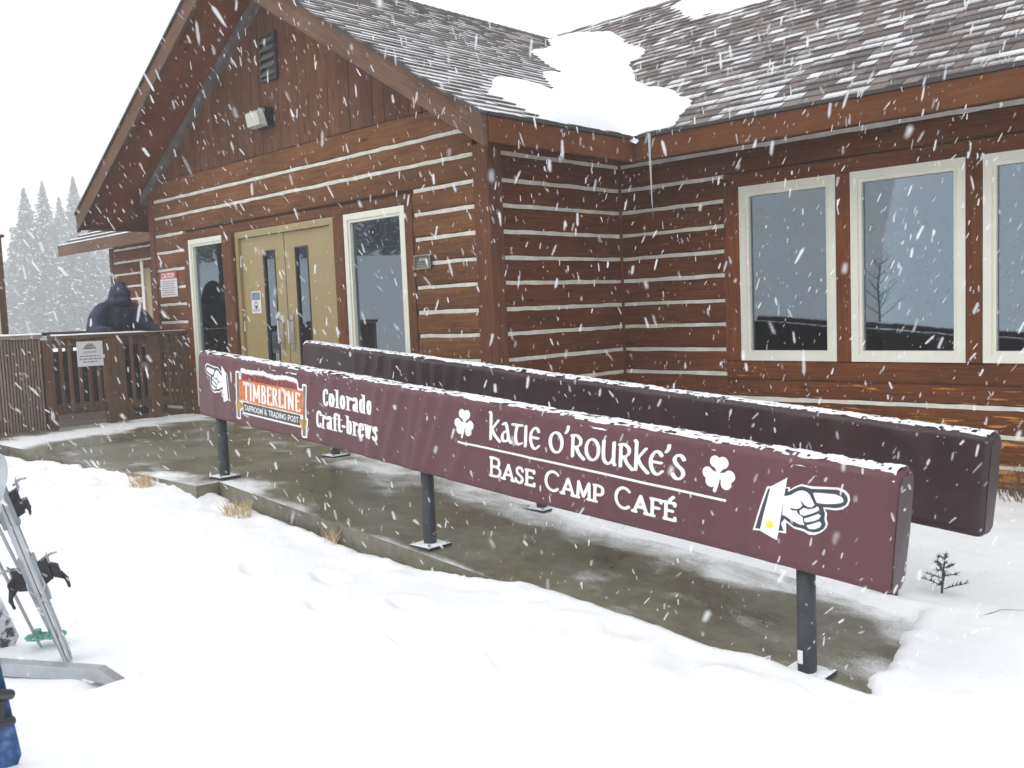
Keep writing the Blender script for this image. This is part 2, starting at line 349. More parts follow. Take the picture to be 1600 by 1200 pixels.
def grid(name, xs, ys, zf, mat):
    X, Y = np.meshgrid(xs, ys); Z = zf(X, Y); nx, ny = len(xs), len(ys)
    V = np.stack([X.ravel(), Y.ravel(), Z.ravel()], 1)
    i = (np.arange(ny-1)[:, None]*nx+np.arange(nx-1)[None]).ravel(); F = np.stack([i, i+1, i+1+nx, i+nx], 1)
    me = bpy.data.meshes.new(name); me.vertices.add(len(V)); me.vertices.foreach_set('co', V.ravel())
    me.loops.add(F.size); me.loops.foreach_set('vertex_index', F.ravel().astype(np.int32))
    me.polygons.add(len(F)); me.polygons.foreach_set('loop_start', np.arange(0, F.size, 4, dtype=np.int32))
    me.update(calc_edges=True); me.validate(); me.materials.append(mat)
    return link(name, me, smooth=True)
g_ = grid('snow_ground', np.arange(-8, 7.01, .03), np.arange(-8, 1.89, .03), snow_z, M['snow']); tag(g_, kind='structure')
def far_z(x, y):
    near = np.clip(np.maximum(np.maximum(-8-x, x-7), np.maximum(-8-y, y-1.5)), 0, 1)
    a = np.arctan2(y, x); r = np.hypot(x, y)
    hill = 5.5*sstep(10, 60, r)*sstep(-2.95, -2.7, a)*(1-sstep(-1.2, -.8, a))
    return -.75+near*.45+hill+.5*(fbm(x*.08, y*.08, 41)-.5)*sstep(10, 40, r)
xs = np.unique(np.concatenate([np.arange(-200, 201, 8.), np.arange(-16, 17, 1.)]))
tag(grid('snow_field', xs, xs, far_z, M['snow']), kind='structure')

# concrete landing and ramp (subdivided so that the dusting can be masked)
def slab(name, xs, ys, top, bot):
    V = []; F = []; nx, ny = len(xs), len(ys)
    for y in ys:
        for x in xs: V.append((x, y, float(top(x))))
    for j in range(ny-1):
        for i in range(nx-1): F.append((j*nx+i, j*nx+i+1, (j+1)*nx+i+1, (j+1)*nx+i))
    ring = [i for i in range(nx)]+[j*nx+nx-1 for j in range(1, ny)]+[(ny-1)*nx+i for i in range(nx-2, -1, -1)]+[j*nx for j in range(ny-2, 0, -1)]
    n = len(V); V += [(V[i][0], V[i][1], bot) for i in ring]
    for k in range(len(ring)):
        k2 = (k+1) % len(ring); F.append((ring[k2], ring[k], n+k, n+k2))
    o = mk(name, V, F, M['concrete'])
    a = o.data.attributes.new('dust', 'FLOAT', 'POINT')
    v = np.array(V); x, y = v[:, 0], v[:, 1]
    if name == 'concrete_ramp':
        du = .55*sstep(-1.75, -1.2, y)+.45*sstep(-2.30, -2.42, y)+.45*sstep(.2, -.35, x)*sstep(-2.0, -2.4, y)+.25*sstep(3.4, 4.2, x)-.12
    else:
        du = .9*np.exp(-((x+4.9+.35*(y+1.5))/.42)**2)+.45*sstep(-2.25, -2.42, y)*sstep(-2.2, -1.2, x)+.45*sstep(-.75, -.1, y)+.4*sstep(-.95, -.6, x)*np.exp(-((y+1.1)/.25)**2)-.1
    a.data.foreach_set('value', du.astype(np.float32)); return tag(o, kind='structure')
slab('concrete_ramp', np.linspace(-.494, 4.5, 60), np.linspace(-2.42, -1.02, 24), ramp_z, -.9)
slab('concrete_landing', np.linspace(-5.62, -.506, 60), np.linspace(-2.60, .02, 34), lambda x: -.003, -.7)

# ------------------------------------------------------------------ lodge
lodge = tag(empty('log_lodge', (0, 0, 0)), 'brown log lodge with cream chinking, gabled entrance and snow-dusted shingle roof', 'building')
H0, HS = 2.542, .226
HJ = {k: random.uniform(-.006, .006) for k in range(-2, 15)}
def H(k): return H0-k*HS+HJ[k]
CH = .034
def wall_run(wall, frame, k0, k1, s0, s1, top=None, bot=None):
    """courses between chink lines k0..k1 of a wall; frame maps (along, out, z)"""
    for k in range(k0, k1+1):
        z1 = (H(k)-CH/2) if not (k == k0 and top is not None) else top
        z0 = H(k+1)+CH/2 if not (k == k1 and bot is not None) else bot
        add_log(wall, frame, s0, s1, z0+.001, z1-.001)
LOGN = {}
def add_log(wall, frame, s0, s1, z0, z1, proud=.022, mat='log', name='log'):
    L = (s1-s0)/2; h = (z1-z0)/2
    prof = [(.05, -h), (-.004, -h), (-proud*.72, -h+.012), (-proud, -h+.045), (-proud*1.06, 0), (-proud, h-.045), (-proud*.72, h-.012), (-.004, h), (.05, h)]
    V = []; n = len(prof); ns = max(2, int(L*2/.6)+1)
    for i in range(ns):
        x = -L+2*L*i/(ns-1); wob = .0025*math.sin(i*2.1+s0*3+z0*7)
        V += [(x, p[0]+wob, p[1]) for p in prof]
    F = []
    for i in range(ns-1):
        for k in range(n-1): F.append((i*n+k, i*n+k+1, (i+1)*n+k+1, (i+1)*n+k)[::-1])
    F.append(tuple(range(n))); F.append(tuple((ns-1)*n+k for k in range(n))[::-1])
    o = mk(name, V, F, M[mat]); o.parent = wall; frame(o, (s0+s1)/2, 0, (z0+z1)/2); return o
def add_chink(wall, frame, k, s0, s1):
    L = (s1-s0)/2; h = CH/2; V = []; F = []; n = 4; ns = max(2, int(L*2/.12)+1)
    for i in range(ns):
        x = -L+2*L*i/(ns-1); w = random.uniform(-.0045, .0045); t = random.uniform(-.004, .004)
        V += [(x, .04, -h), (x, -.011, -h+w), (x, -.013, h+t), (x, .04, h)]
    for i in range(ns-1):
        for q in range(3): F.append((i*n+q, i*n+q+1, (i+1)*n+q+1, (i+1)*n+q)[::-1])
    F.append((0, 1, 2, 3)); F.append(tuple((ns-1)*n+q for q in (3, 2, 1, 0)))
    o = mk('chinking', V, F, M['chink']); o.parent = wall; frame(o, (s0+s1)/2, 0, H(k)); return o
def fF(o, s, out, z): o.location = (s, -out, z)                       # front wall, y = 0, faces -y
def fS(o, s, out, z): o.location = (out, s, z); o.rotation_euler = (0, 0, math.pi/2)     # side wall, x = 0, faces +x
def fR(o, s, out, z): o.location = (s, D-out, z)                      # long wall, y = D

# --- front (gable) wall
OX0, OX1 = -5.5, -.99            # zone of the entrance openings
wb = MB()
wb.box(-6.38, OX0, .03, .2, -.5, 2.99); wb.box(OX1-.02, -.02, .03, .2, -.5, 2.99); wb.box(OX0, OX1-.02, .03, .2, 2.25, 2.99)
wb.box(OX0, OX1-.02, .03, .2, -.5, -.005)
fwall = wb.build('front_wall', M['trim_lit'], lodge)
add_log(fwall, fF, -6.27, -.16, H(-1)+CH/2, 3.01, mat='log_lit'); add_log(fwall, fF, -6.27, -.16, H(0)+CH/2, H(-1)-CH/2, mat='log_lit'); add_log(fwall, fF, -6.27, -.16, H(1)+CH/2, H(0)-CH/2, mat='log_lit')
add_chink(fwall, fF, -1, -6.26, -.17); add_chink(fwall, fF, 0, -6.26, -.17)
for k in range(1, 13):
    for a, c_ in ((-6.27, OX0), (OX1, -.16)):
        add_chink(fwall, fF, k, a+.01, c_-.01); add_log(fwall, fF, a, c_, H(k+1)+CH/2, H(k)-CH/2, mat='log_lit')
bx('corner_post', -6.40, -6.272, -.035, .16, -.5, 2.99, M['trim_lit'], lodge, .01)
bx('corner_post', -.158, .032, -.034, .15, -.5, 2.62, M['trim_lit'], lodge, .012)
# entrance joinery
ent = bx('door_header', OX0+.01, OX1-.01, -.03, .06, 2.205, 2.30, M['trim_lit'], lodge)
bx('casing', -5.49, -5.37, -.032, .1, -.02, 2.204, M['trim_lit'], lodge); bx('casing', -1.11, -1.0, -.032, .1, -.02, 2.204, M['trim_lit'], lodge)
bx('casing', -4.46, -4.235, -.075, .1, -.02, 2.204, M['trim_lit'], lodge, .012); bx('casing', -2.255, -2.085, -.038, .1, -.02, 2.204, M['trim_lit'], lodge)
def window(parent, frame, x0, x1, z0, z1, fw_=.06, inner=True):
    w = MB(); o = .028
    def bar(a0, a1, c0, c1, d0, d1): w.box(a0, a1, d0, d1, c0, c1)
    bar(x0, x1, z1-fw_, z1, -o, .06); bar(x0, x1, z0, z0+fw_, -o, .06); bar(x0, x0+fw_, z0+fw_, z1-fw_, -o, .06); bar(x1-fw_, x1, z0+fw_, z1-fw_, -o, .06)
    fr_ = mk('window', [(v[0]-x0, v[1], v[2]-z0) for v in w.V], w.F, M['frame'], None); fr_.parent = parent; frame(fr_, x0, 0, z0)
    W, Hh = x1-x0, z1-z0
    if inner:
        q = MB(); i0 = fw_-.002; t = .03
        q.box(i0, W-i0, -.014, .05, Hh-i0-t, Hh-i0); q.box(i0, W-i0, -.014, .05, i0, i0+t); q.box(i0, i0+t, -.014, .05, i0+t, Hh-i0-t); q.box(W-i0-t, W-i0, -.014, .05, i0+t, Hh-i0-t)
        s_ = mk('sash', q.V, q.F, M['frame'], None); s_.parent = fr_
    p_ = mk('pane', *boxVF(fw_, W-fw_, .022, .028, fw_, Hh-fw_), M['glass'], None); p_.parent = fr_
    return fr_
window(lodge, fF, -5.365, -4.47, .10, 2.2); window(lodge, fF, -2.08, -1.115, .10, 2.2)
bx('sill', -5.37, -4.46, -.02, .08, -.02, .098, M['trim_lit'], lodge); bx('sill', -2.085, -1.11, -.02, .08, -.02, .098, M['trim_lit'], lodge)
df = MB(); df.box(-4.233, -4.165, -.026, .11, 0, 2.2); df.box(-2.325, -2.257, -.026, .11, 0, 2.2); df.box(-4.165, -2.325, -.026, .11, 2.125, 2.2)
df.build('door_frame', M['tan'], lodge)
def door(x0, x1, gx0, gx1, hx, hinge):
    gz0, gz1 = .25, 1.95
    d_ = MB(); y0, y1 = .012, .058
    d_.box(x0, gx0, y0, y1, .015, 2.12); d_.box(gx1, x1, y0, y1, .015, 2.12); d_.box(gx0, gx1, y0, y1, .015, gz0); d_.box(gx0, gx1, y0, y1, gz1, 2.12)
    dd = d_.build('door', M['tan'], lodge)
    mk('pane', *boxVF(gx0, gx1, .028, .034, gz0, gz1), M['glass'], dd)
    tr_ = MB(); t = .016
    for a in ((gx0, gx1, gz1-t, gz1), (gx0, gx1, gz0, gz0+t), (gx0, gx0+t, gz0+t, gz1-t), (gx1-t, gx1, gz0+t, gz1-t)): tr_.box(a[0], a[1], .004, .03, a[2], a[3])
    tr_.build('glazing_bead', M['drip'], dd)
    h_ = MB(); h_.box(hx-.028, hx+.028, -.004, .013, .82, 1.21)
    h_.tube([(hx, -.002, .90), (hx, -.052, .90), (hx, -.052, 1.15), (hx, -.002, 1.15)], .012, 8); h_.build('pull_handle', M['steel'], dd)
    b_ = MB(); b_.box(gx0-.02, gx1+.02, .075, .125, .98, 1.05); b_.build('push_bar', M['steel'], dd)
    for hz in (.3, 1.1, 1.85):
        q = MB(); q.tube([(hinge, .002, hz-.06), (hinge, .002, hz+.06)], .012, 8); q.build('hinge', M['steel'], dd)
    return dd
door(-4.16, -3.253, -3.69, -3.44, -3.36, -4.163); door(-3.237, -2.33, -3.04, -2.79, -3.155, -2.327)
bx('threshold', -4.23, -2.26, -.06, .1, -.002, .013, M['alu'], lodge, .003)
# --- gable boarding
RX, RZ, RP = -3.2, 4.97, .594          # ridge x, ridge height, pitch of the gable roof
EX, EXL, EZ = .66, -7.06, 2.68          # eave lines
def gz(x): return RZ-RP*abs(x-RX)
gb = mk('gable', [(-6.38, .05, 3.0), (-.02, .05, 3.0), (RX, .05, gz(RX)-.2), (-6.38, .2, 3.0), (-.02, .2, 3.0), (RX, .2, gz(RX)-.2)], [(0, 1, 2), (5, 4, 3), (0, 3, 4, 1), (1, 4, 5, 2), (2, 5, 3, 0)], M['drip'], lodge)
x = -6.38; pw = .18
while x < -.03:
    x1 = min(x+pw-.008, -.02); a, c_ = gz(x)-.17, gz(x1)-.17
    pts = [(x, 3.012), (x1, 3.012), (x1, max(3.02, c_)), (x, max(3.02, a))]
    if x < RX < x1: pts = [(x, 3.012), (x1, 3.012), (x1, c_), (RX, gz(RX)-.17), (x, a)]
    jit = random.uniform(-.003, .003); cx_ = (x+x1)/2; n = len(pts)
    if max(a, c_) > 3.05:
        V = [(-(p[1]-3.5), -.018+jit, (p[0]-cx_)) for p in pts]; V = [(p[1]-3.5, -.018+jit, -(p[0]-cx_)) for p in pts]+[(p[1]-3.5, .045, -(p[0]-cx_)) for p in pts]
        F = [tuple(range(n)), tuple(range(2*n-1, n-1, -1))]+[((i+1) % n, i, n+i, n+(i+1) % n) for i in range(n)]
        o = mk('plank', V, F, M['plank']); bm = bmesh.new(); bm.from_mesh(o.data); bmesh.ops.recalc_face_normals(bm, faces=bm.faces); bm.to_mesh(o.data); bm.free()
        o.parent = gb; o.location = (cx_, 0, 3.5); o.rotation_euler = (0, -math.pi/2, 0)
    x += pw
# grey frieze moulding where gable meets soffit
for s in (-1, 1):
    x0, x1 = (-6.5, RX) if s < 0 else (.10, RX)
    za, zb = gz(x0)-.155, gz(x1)-.155
    V = []
    for yy in (-.085, -.012):
        V += [(x0, yy, za-.12), (x1, yy, zb-.12), (x1, yy, zb), (x0, yy, za)]
    F = [(0, 1, 2, 3), (7, 6, 5, 4), (0, 4, 5, 1), (1, 5, 6, 2), (2, 6, 7, 3), (3, 7, 4, 0)]
    mk('frieze_moulding', V, F, M['greytrim'], lodge)
# louvred vent
v_ = MB(); vx0, vx1, vz0, vz1 = -3.42, -3.10, 3.76, 4.26
v_.box(vx0, vx0+.03, -.06, -.015, vz0, vz1); v_.box(vx1-.03, vx1, -.06, -.015, vz0, vz1); v_.box(vx0+.03, vx1-.03, -.06, -.015, vz1-.03, vz1); v_.box(vx0+.03, vx1-.03, -.06, -.015, vz0, vz0+.03); v_.box(vx0+.03, vx1-.03, -.024, -.016, vz0+.03, vz1-.03)
vo = v_.build('gable_vent', M['drip'], lodge)
for i in range(5):
    z = vz0+.045+i*.087; V = [(vx0+.032, -.085, z), (vx1-.032, -.085, z), (vx1-.032, -.03, z+.075), (vx0+.032, -.03, z+.075)]
    V += [(a, b_+.008, c_+.004) for a, b_, c_ in V]
    mk('louvre', V, [(0, 1, 2, 3), (7, 6, 5, 4), (0, 4, 5, 1), (1, 5, 6, 2), (2, 6, 7, 3), (3, 7, 4, 0)], M['vent'], vo)
# --- side wall
wb = MB(); wb.box(-.2, -.03, .16, D, -.5, 2.62); swall = wb.build('side_wall', M['trim'], lodge)
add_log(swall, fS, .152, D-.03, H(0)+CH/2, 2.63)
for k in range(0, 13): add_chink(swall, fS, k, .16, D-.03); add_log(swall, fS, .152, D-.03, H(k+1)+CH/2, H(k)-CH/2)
# --- long window wall
RE = 6.2; WX0, WX1 = 1.36, 5.35; CX0 = 1.205
wb = MB(); wb.box(.0, WX0, D+.03, D+.2, -.6, 2.62); wb.box(WX0, WX1, D+.03, D+.2, -.6, .62); wb.box(WX0, WX1, D+.03, D+.2, 2.2, 2.62); wb.box(WX1, RE, D+.03, D+.2, -.6, 2.62)
rwall = wb.build('window_wall', M['trim'], lodge)
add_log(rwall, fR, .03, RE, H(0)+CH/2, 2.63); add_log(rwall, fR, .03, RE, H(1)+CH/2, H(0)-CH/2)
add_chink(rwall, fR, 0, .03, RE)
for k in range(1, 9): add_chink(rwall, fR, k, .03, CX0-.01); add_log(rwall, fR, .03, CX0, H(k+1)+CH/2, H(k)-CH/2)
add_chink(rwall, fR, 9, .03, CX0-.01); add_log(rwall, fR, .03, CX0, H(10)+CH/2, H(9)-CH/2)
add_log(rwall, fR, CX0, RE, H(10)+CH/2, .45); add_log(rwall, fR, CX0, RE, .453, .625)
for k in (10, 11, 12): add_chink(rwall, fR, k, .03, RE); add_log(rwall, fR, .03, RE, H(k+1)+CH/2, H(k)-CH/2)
bx('corner_trim', .0, .032, D-.034, D+.02, -.5, 2.62, M['trim'], lodge)
hb = bx('window_header', CX0, WX1+.15, D-.032, D+.05, 2.20, 2.318, M['trim'], lodge)
WN = [(1.36, 2.27), (2.398, 3.305), (3.43, 4.335), (4.46, 5.35)]
edges = [(CX0, 1.355)]+[(WN[i][1]+.005, WN[i+1][0]-.005) for i in range(3)]+[(5.355, 5.5)]
for a, c_ in edges: bx('casing', a, c_, D-.036, D+.08, .627, 2.199, M['trim'], lodge)
for a, c_ in WN: window(lodge, fR, a, c_, .628, 2.197, .062)
# rooms behind the glass
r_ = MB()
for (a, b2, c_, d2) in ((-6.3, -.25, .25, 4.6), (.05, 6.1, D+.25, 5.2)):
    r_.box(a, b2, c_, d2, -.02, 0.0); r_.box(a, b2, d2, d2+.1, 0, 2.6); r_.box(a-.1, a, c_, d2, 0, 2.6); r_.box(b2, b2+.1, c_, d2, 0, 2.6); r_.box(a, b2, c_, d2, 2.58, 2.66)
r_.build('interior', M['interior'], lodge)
# pendant lamp seen through the right door pane
pl = tag(empty('pendant_lamp', (-4.35, 1.86, 1.95)), 'small glowing warm lamp seen through the right door pane', 'lamp')
q = MB(); q.tube([(-4.35, 1.86, 2.0), (-4.35, 1.86, 2.57)], .006, 6); q.build('cord', M['black'], pl)
q = MB(); q.tube([(-4.35, 1.86, 1.90), (-4.35, 1.86, 1.92), (-4.35, 1.86, 1.97), (-4.35, 1.86, 2.0)], [.02, .045, .045, .02], 12); q.build('bulb', M['bulb'], pl, True)
q = MB(); q.tube([(-4.35, 1.86, 1.96), (-4.35, 1.86, 2.05)], [.10, .03], 14, cap=False); q.build('shade', M['black'], pl)

# --- roof
MY, MP = 1.2, .70                        # main eave line and pitch
MRY = MY+(RZ-EZ)/MP                      # main ridge
def valley_y(x): return MY+(gz(x)-EZ)/MP
TH = .13
rv = MB()
def plate(P):
    n = len(P); V = list(P)+[(x_, y_, z_-TH) for x_, y_, z_ in P]
    return V, [tuple(range(n)), tuple(range(2*n-1, n-1, -1))]+[(i, n+i, n+(i+1) % n, (i+1) % n) for i in range(n)]
OH = -.66
rv.add(*plate([(RX, OH, RZ), (EX, OH, EZ), (EX, MY, EZ), (RX, MRY, RZ)][::-1]))
rv.add(*plate([(EXL, OH, EZ), (RX, OH, RZ), (RX, MRY, RZ), (EXL, MY, EZ)][::-1]))
rv.add(*plate([(EX, MY, EZ), (9, MY, EZ), (9, MRY, RZ), (RX, MRY, RZ)]))
rv.add(*plate([(EXL, MY, EZ), (RX, MRY, RZ), (EXL, MRY, RZ)]))
rv.add(*plate([(EXL, MRY, RZ), (9, MRY, RZ), (9, MRY+3.3, EZ), (EXL, MRY+3.3, EZ)]))
roof = rv.build('roof', M['soffit'], lodge)
bmx = bmesh.new(); bmx.from_mesh(roof.data); bmesh.ops.recalc_face_normals(bmx, faces=bmx.faces); bmx.to_mesh(roof.data); bmx.free()
# barge boards, eave boards
def slopeboard(name, x0, x1, y0, y1, h0, h1, mat, parent):
    V = []
    for yy in (y0, y1): V += [(x0, yy, gz(x0)-h1), (x1, yy, gz(x1)-h1), (x1, yy, gz(x1)-h0), (x0, yy, gz(x0)-h0)]
    L = math.hypot(x1-x0, gz(x1)-gz(x0)); c = Vector(((x0+x1)/2, (y0+y1)/2, (gz(x0)+gz(x1))/2-(h0+h1)/2)); ang = math.atan2(gz(x1)-gz(x0), x1-x0)
    Mi = Matrix.Rotation(ang, 4, 'Y')
    V = [Mi @ (Vector(v)-c) for v in V]
    F = [(0, 1, 2, 3), (7, 6, 5, 4), (0, 4, 5, 1), (1, 5, 6, 2), (2, 6, 7, 3), (3, 7, 4, 0)]
    o = mk(name, V, F, mat); bmq = bmesh.new(); bmq.from_mesh(o.data); bmesh.ops.recalc_face_normals(bmq, faces=bmq.faces); bmq.to_mesh(o.data); bmq.free()
    o.parent = parent; o.location = c; o.rotation_euler = (0, -ang, 0); return o
for x0, x1 in ((EXL-.02, RX), (RX, EX+.02)):
    slopeboard('barge_board', x0, x1, OH-.045, OH-.002, .02, .245, M['fascia'], lodge)
    slopeboard('drip_edge', x0, x1, OH-.065, OH-.001, -.012, .018, M['drip'], lodge)
bx('eave_board', EX+.002, EX+.042, OH, MY-.002, EZ-.225, EZ-.03, M['fascia2'], lodge); bx('eave_board', EX+.044, 9, MY-.042, MY-.002, EZ-.225, EZ-.03, M['fascia2'], lodge)
bx('eave_board', EXL-.042, EXL-.002, OH, MY, EZ-.225, EZ-.03, M['fascia2'], lodge)
bx('drip_edge', EX-.02, EX+.06, OH, MY-.06, EZ-.028, EZ-.004, M['drip'], lodge, 0); bx('drip_edge', EX+.062, 9, MY-.06, MY+.02, EZ-.028, EZ-.004, M['drip'], lodge, 0)
# shingles
shl = []
def lay(kind):
    if kind == 'gable': slope = RP; run = EX-RX
    else: slope = MP; run = MRY-MY
    L = run*math.sqrt(1+slope*slope); ex = .118; rows = int(L/ex)+1
    c, s = 1/math.sqrt(1+slope*slope), slope/math.sqrt(1+slope*slope)
    for r_i in range(rows):
        t = r_i*ex-.02
        a = OH-.02+random.uniform(-.12, 0) if kind == 'gable' else -3.2
        end = MRY+.05 if kind == 'gable' else 6.4
        while a < end:
            w = random.choice((.12, .14, .15, .17, .19)); m_ = a+w/2; ok = True
            h = t*c
            if kind == 'gable':
                xc = EX-h; ok = m_ < valley_y(xc)+.03 and m_+w/2 > OH
                org = Vector((EX-t*c, a, EZ+t*s)); da = Vector((0, w-.006, 0)); dt = Vector((-c, 0, s)); n = Vector((s, 0, c))
            else:
                yc = MY+h; ok = (yc > valley_y(min(max(m_, RX), EX))-.03) if m_ < EX else True
                org = Vector((a, MY+t*c, EZ+t*s)); da = Vector((w-.006, 0, 0)); dt = Vector((0, c, s)); n = Vector((0, -s, c))
            if ok: shl.append((org, da, dt, n, random.random(), random.random(), kind == 'gable', ex))
            a += w
lay('gable'); lay('main')
def shv(org, da, dt, n, r1, r2, gab, ex):
    th = .010 if r1 > .5 else .016; lo = ex*(.30+.12*r2)
    b0 = org+n*(.012+th); e = org+dt*(ex+.03); b1 = e+n*.006; bm_ = b0.lerp(b1, lo/(ex+.03))
    return [org+n*.003, org+da+n*.003, e+da+n*.001, e+n*.001, b0, b0+da, b1+da, b1, bm_, bm_+da]
def shattr(s_):
    a = np.tile([[s_[4], -3., 0.]], (7, 1)); a[1] = (s_[4], s_[5]-.22, .6*float(s_[6])); a[6] = (s_[4], s_[5], float(s_[6])); return a     # snow lies on the upper face only
SF = [(0, 3, 2, 1), (4, 5, 9, 8), (0, 1, 5, 4), (1, 2, 6, 9, 5), (2, 3, 7, 6), (3, 0, 4, 8, 7), (8, 9, 6, 7)]
def in_view(o):
    q = o-CAM; d = q.dot(fw); return d > 0 and abs(q.dot(rr)/d) < .56 and abs(q.dot(uu)/d) < .42
shl.sort(key=lambda s_: ((s_[0]-CAM).length if in_view(s_[0]+s_[1]*.5) else 99))
def tabattr(me, per):
    at_ = me.attributes.new('tab', 'FLOAT_COLOR', 'FACE')
    buf = np.ones((len(me.polygons), 4), np.float32); buf[:, :3] = per; at_.data.foreach_set('color', buf.ravel())
for s_ in shl[:300]:
    V = [v-s_[0] for v in shv(*s_)]; o = mk('shingle', V, SF, M['shingle']); o.parent = roof; o.location = s_[0]
    tabattr(o.data, shattr(s_))
sb = MB(); per = []
for s_ in shl[300:]: sb.add(shv(*s_), SF); per += shattr(s_).tolist()
so_ = sb.build('shingle_field', M['shingle'], roof); tag(so_, kind='stuff'); tabattr(so_.data, np.array(per))
# ridge caps
for i in range(40):
    y_ = OH+i*.13
    if y_ > MRY: break
    mk('ridge_cap', [(RX-.14, y_, gz(RX-.14)+.03), (RX, y_, RZ+.035), (RX+.14, y_, gz(RX+.14)+.03), (RX-.14, y_+.16, gz(RX-.14)+.02), (RX, y_+.16, RZ+.025), (RX+.14, y_+.16, gz(RX+.14)+.02)], [(0, 1, 4, 3), (1, 2, 5, 4), (0, 2, 1)], M['drip'], roof)

# snow lying in the valley and by the ridge
def poly_sd(P, x, y):
    P = np.array(P, float); n = len(P); d = np.full(np.shape(x), 1e9); ins = np.zeros(np.shape(x), bool)
    for i in range(n):
        ax, ay = P[i]; bx_, by_ = P[(i+1) % n]; ex_, ey_ = bx_-ax, by_-ay
        t = np.clip(((x-ax)*ex_+(y-ay)*ey_)/(ex_*ex_+ey_*ey_+1e-12), 0, 1)
        d = np.minimum(d, np.hypot(x-ax-t*ex_, y-ay-t*ey_))
        cnd = (ay > y) != (by_ > y)
        with np.errstate(divide='ignore', invalid='ignore'): xi = (bx_-ax)*(y-ay)/(by_-ay+1e-12)+ax
        ins ^= cnd & (x < xi)
    return np.where(ins, d, -d)
def roof_snow(name, poly, x0, x1, y0, y1, thick):
    xs_ = np.arange(x0, x1, .035); ys_ = np.arange(y0, y1, .035); X, Y = np.meshgrid(xs_, ys_)
    sd = poly_sd(poly, X, Y)+.22*(fbm(X*1.6, Y*1.6, 51)-.5)+.06*(fbm(X*5, Y*5, 52)-.5)
    sd = np.minimum(sd, np.minimum(EX+.10-X+np.where(Y > MY, 50, 0), 50)); sd = np.minimum(sd, np.where(X > EX, Y-(MY-.08), 50))
    th_ = thick*(1-np.exp(-np.clip(sd, 0, None)/.10))*(1+.5*(fbm(X*3, Y*3, 53)-.5))+.012*np.clip(fbm(X*14, Y*14, 55)-.45, 0, 1)
    base = np.maximum(np.where(X > RX, RZ-RP*(X-RX), RZ-RP*(RX-X)), np.where(Y > -9, EZ+MP*(Y-MY), 0)); base = np.minimum(base, RZ+.05)
    Z = base+.012+th_
    # soft fill of the valley
    keep = sd > 0; V = []; idx = -np.ones(X.shape, int); F = []
    ny, nx = X.shape; use = np.zeros(X.shape, bool); cell = keep[:-1, :-1] | keep[1:, :-1] | keep[:-1, 1:] | keep[1:, 1:]
    use[:-1, :-1] |= cell; use[1:, :-1] |= cell; use[:-1, 1:] |= cell; use[1:, 1:] |= cell
    Z = np.where(sd > 0, Z, base-.02)
    ii = np.argwhere(use)
    for n, (j, i) in enumerate(ii): idx[j, i] = n; V.append((X[j, i], Y[j, i], Z[j, i]))
    for j, i in np.argwhere(cell): F.append((idx[j, i], idx[j, i+1], idx[j+1, i+1], idx[j+1, i]))
    o = mk(name, V, F, M['snow'], None, True); return o
vs = roof_snow('snow_patch', [(.85, .15), (.35, -.05), (.15, -.25), (-.35, .45), (-.05, 1.1), (-1.0, 1.9), (-.75, 2.35), (-1.9, 2.7), (-2.55, 3.9), (-3.15, 4.35), (-2.8, 4.35), (-1.75, 3.95), (-1.4, 3.75), (-.35, 2.95), (-.55, 2.8), (-.1, 2.4), (.6, 1.9), (1.05, 1.6), (1.1, 1.0), (.85, .9)], -3.4, 1.5, -.6, 4.6, .12)
tag(vs, 'thick white snow patch filling the roof valley above the inner corner', 'snow patch')
vs2 = roof_snow('snow_patch', [(-.95, 4.2), (-.25, 3.62), (.7, 3.5), (1.6, 3.8), (1.8, 4.4), (-.5, 4.45)], -1.5, 2.3, 3.2, 4.46, .07)
tag(vs2, 'narrow snow patch high up by the ridge of the main roof', 'snow patch')
# icicle at the valley
ic = MB(); ic.tube([(.90, 1.13, 2.67), (.90, 1.128, 2.5), (.905, 1.13, 2.3), (.91, 1.127, 2.1), (.92, 1.13, 1.93)], [.013, .011, .008, .006, .001], 8)
tag(ic.build('icicle', M['ice'], None, True), 'long thin icicle hanging from the eave beside the roof valley', 'icicle')

# --- flood light, signs
fl = tag(empty('wall_light', (-3.40, -.02, 3.26)), 'black wall-pack light with pale prismatic lens on the gable boards', 'wall light')
q = MB(); q.add([(-3.24, -.03, 3.27), (-3.24, -.03, 3.47), (-3.24, -.16, 3.47), (-3.24, -.10, 3.27), (-3.56, -.03, 3.27), (-3.56, -.03, 3.47), (-3.56, -.16, 3.47), (-3.56, -.10, 3.27)], [(0, 1, 2, 3), (7, 6, 5, 4), (0, 4, 5, 1), (1, 5, 6, 2), (2, 6, 7, 3), (3, 7, 4, 0)])
q.build('housing', M['black'], fl)
q = MB(); q.add([(-3.25, -.105, 3.272), (-3.25, -.162, 3.455), (-3.55, -.162, 3.455), (-3.55, -.105, 3.272), (-3.27, -.185, 3.285), (-3.28, -.215, 3.42), (-3.52, -.215, 3.42), (-3.53, -.185, 3.285)], [(0, 1, 5, 4), (1, 2, 6, 5), (2, 3, 7, 6), (3, 0, 4, 7), (4, 5, 6, 7)])
q.build('lens', M['lens'], fl)

